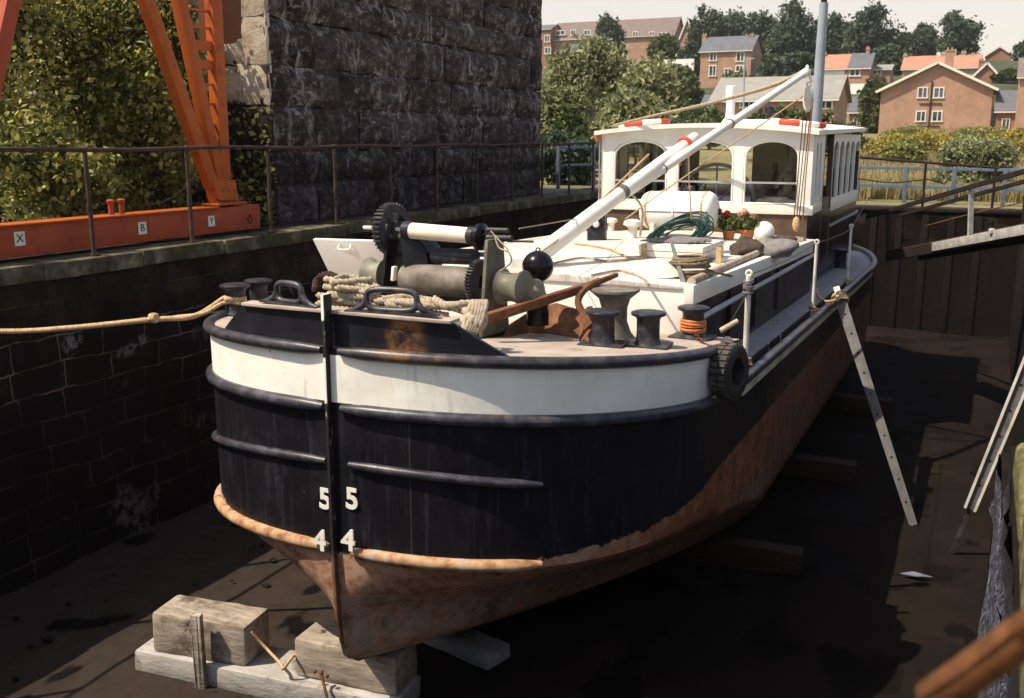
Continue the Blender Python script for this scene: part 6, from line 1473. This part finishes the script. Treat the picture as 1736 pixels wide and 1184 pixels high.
# half rendered house
h, bb = house('rendered_house', 142, 1396, 1474, 116, 160, 94, 'brick', 'tile_orange', 'house with orange and grey roof halves and half white rendered front', 6.5, 'x', [(1401, 117, 1411, 132), (1440, 117, 1458, 130)], [(1399, 91, 5), (1472, 82, 6)])
x0, x1, y_, y1_, zb_, zt_, zr_ = bb
MB().box2((x0 - .02, y_ - .05, PY(1430, 158, y_).z), (x0 + (x1 - x0) * .47, y_ - .004, zt_ - .05)).build('render_panel', M['white'], h, smooth=0)
MB().box2((x0 + (x1 - x0) * .62, y_ - .05, zb_), (x1 + .02, y_ - .004, PY(1430, 143, y_).z)).build('render_panel', M['white'], h, smooth=0)
s_ = (zr_ - zt_) / ((y1_ - y_) / 2); xm_ = x0 + (x1 - x0) * .53
MB().prism([(xm_, y_ - .25, zt_ - s_ * .25 + .18), (xm_, (y_ + y1_) / 2, zr_ + .18), (xm_, (y_ + y1_) / 2, zr_ + .22), (xm_, y_ - .25, zt_ - s_ * .25 + .22)], (x1 - xm_ + .25, 0, 0)).build('slate_half', M['slate'], h, smooth=0)
house('shed', 146, 1478, 1510, 118, 150, 112, 'brick', 'tile_grey', 'small brick outhouse right of the half rendered house', 4, 'x', [(1479, 119, 1494, 130)], cat='outbuilding')
# terrace with red roof behind the gable house
house('terrace', 160, 1530, 1660, 116, 150, 96, 'brick_pale', 'tile_orange', 'terrace with orange tiled roof and a row of chimneys behind the gable wall', 8, 'x', (), [(1535, 93, 6), (1600, 90, 8), (1618, 86, 8), (1634, 88, 8), (1650, 92, 8)])
house('brick_house', 150, 1652, 1692, 128, 160, 108, 'brick_red', 'slate', 'narrow brick house with dark roof and chimney behind the right eave of the gable house', 8, 'y', (), [(1664, 102, 8)])
house('brick_house', 215, 1672, 1716, 94, 112, 80, 'brick_red', 'tile_brown', 'brick house with brown roof on the right skyline', 11, 'y', ())
# long terrace at the top left
h, bb = house('terrace', 220, 936, 1142, 62, 112, 36, 'brick', 'tile_brown', 'long brick terrace with brown roof along the top of the hill', 8, 'x', [(942, 51 + 1, 958, 60), (967, 51, 976, 60), (990, 51, 1001, 60), (1072, 54, 1082, 63), (1100, 54, 1110, 63), (1120, 55, 1134, 63)], (), ov=.4)
x0, x1, y_, y1_, zb_, zt_, zr_ = bb
house('brick_house', 218, 905, 934, 50, 118, 44, 'brick_red', 'slate', 'dark brick house at the left end of the long terrace', 7, 'x', [(923, 60, 932, 72), (923, 80, 934, 92)])
house('cottage', 196, 952, 1030, 90, 120, 76, 'brick_pale', 'slate', 'low slate roofed house in front of the long terrace', 6, 'x', (), [(1030, 64, 6)])
house('chapel', 205, 1154, 1176, 62, 110, 32, 'brick', 'slate', 'tall narrow brick gable with slate roof left of the skyline trees', 9, 'y', ())
w_ = thing('garden_wall', PY(1150, 112, 160), 'whitewashed garden wall on the slope left of the brick house', 'wall')
MB().box2((PY(1125, 110, 158).x, 158, PY(1140, 116, 158).z - .5), (PY(1176, 110, 158).x, 158.4, PY(1140, 101, 158).z)).build('masonry', M['white'], w_)
q = PY(1262, 186, 84); q.z = hill(q.x, 84) - .2; lp = thing('lamp_post', q, 'thin distant lamp post in front of the grey roofed bungalow', 'pole')
t_ = PY(1262, 102, 84); MB().tube([(q.x, 84, q.z), t_], [.10, .06], 8).build('shaft', M['pole_grey'], lp); MB().bar(t_, t_ + Vector((.8, 0, .1)), .1, .08).build('lamp_arm', M['pole_grey'], lp)
# ------------------------------------------------------------------ thin summer haze over the valley
hz_m = bpy.data.materials.new('haze_air'); hz_m.use_nodes = True; hn = hz_m.node_tree.nodes; hl = hz_m.node_tree.links
hn.remove(hn['Principled BSDF']); pv = hn.new('ShaderNodeVolumePrincipled'); pv.inputs['Density'].default_value = .0002; pv.inputs['Color'].default_value = (.95, .93, .90, 1); pv.inputs['Anisotropy'].default_value = .2
hl.new(pv.outputs[0], hn['Material Output'].inputs['Volume'])
hb = MB().box2((-1000, -320, ZF - 1.3), (1000, 1700, 52)).build('haze', hz_m, None, smooth=0); tag(hb, None, None, None, 'stuff')
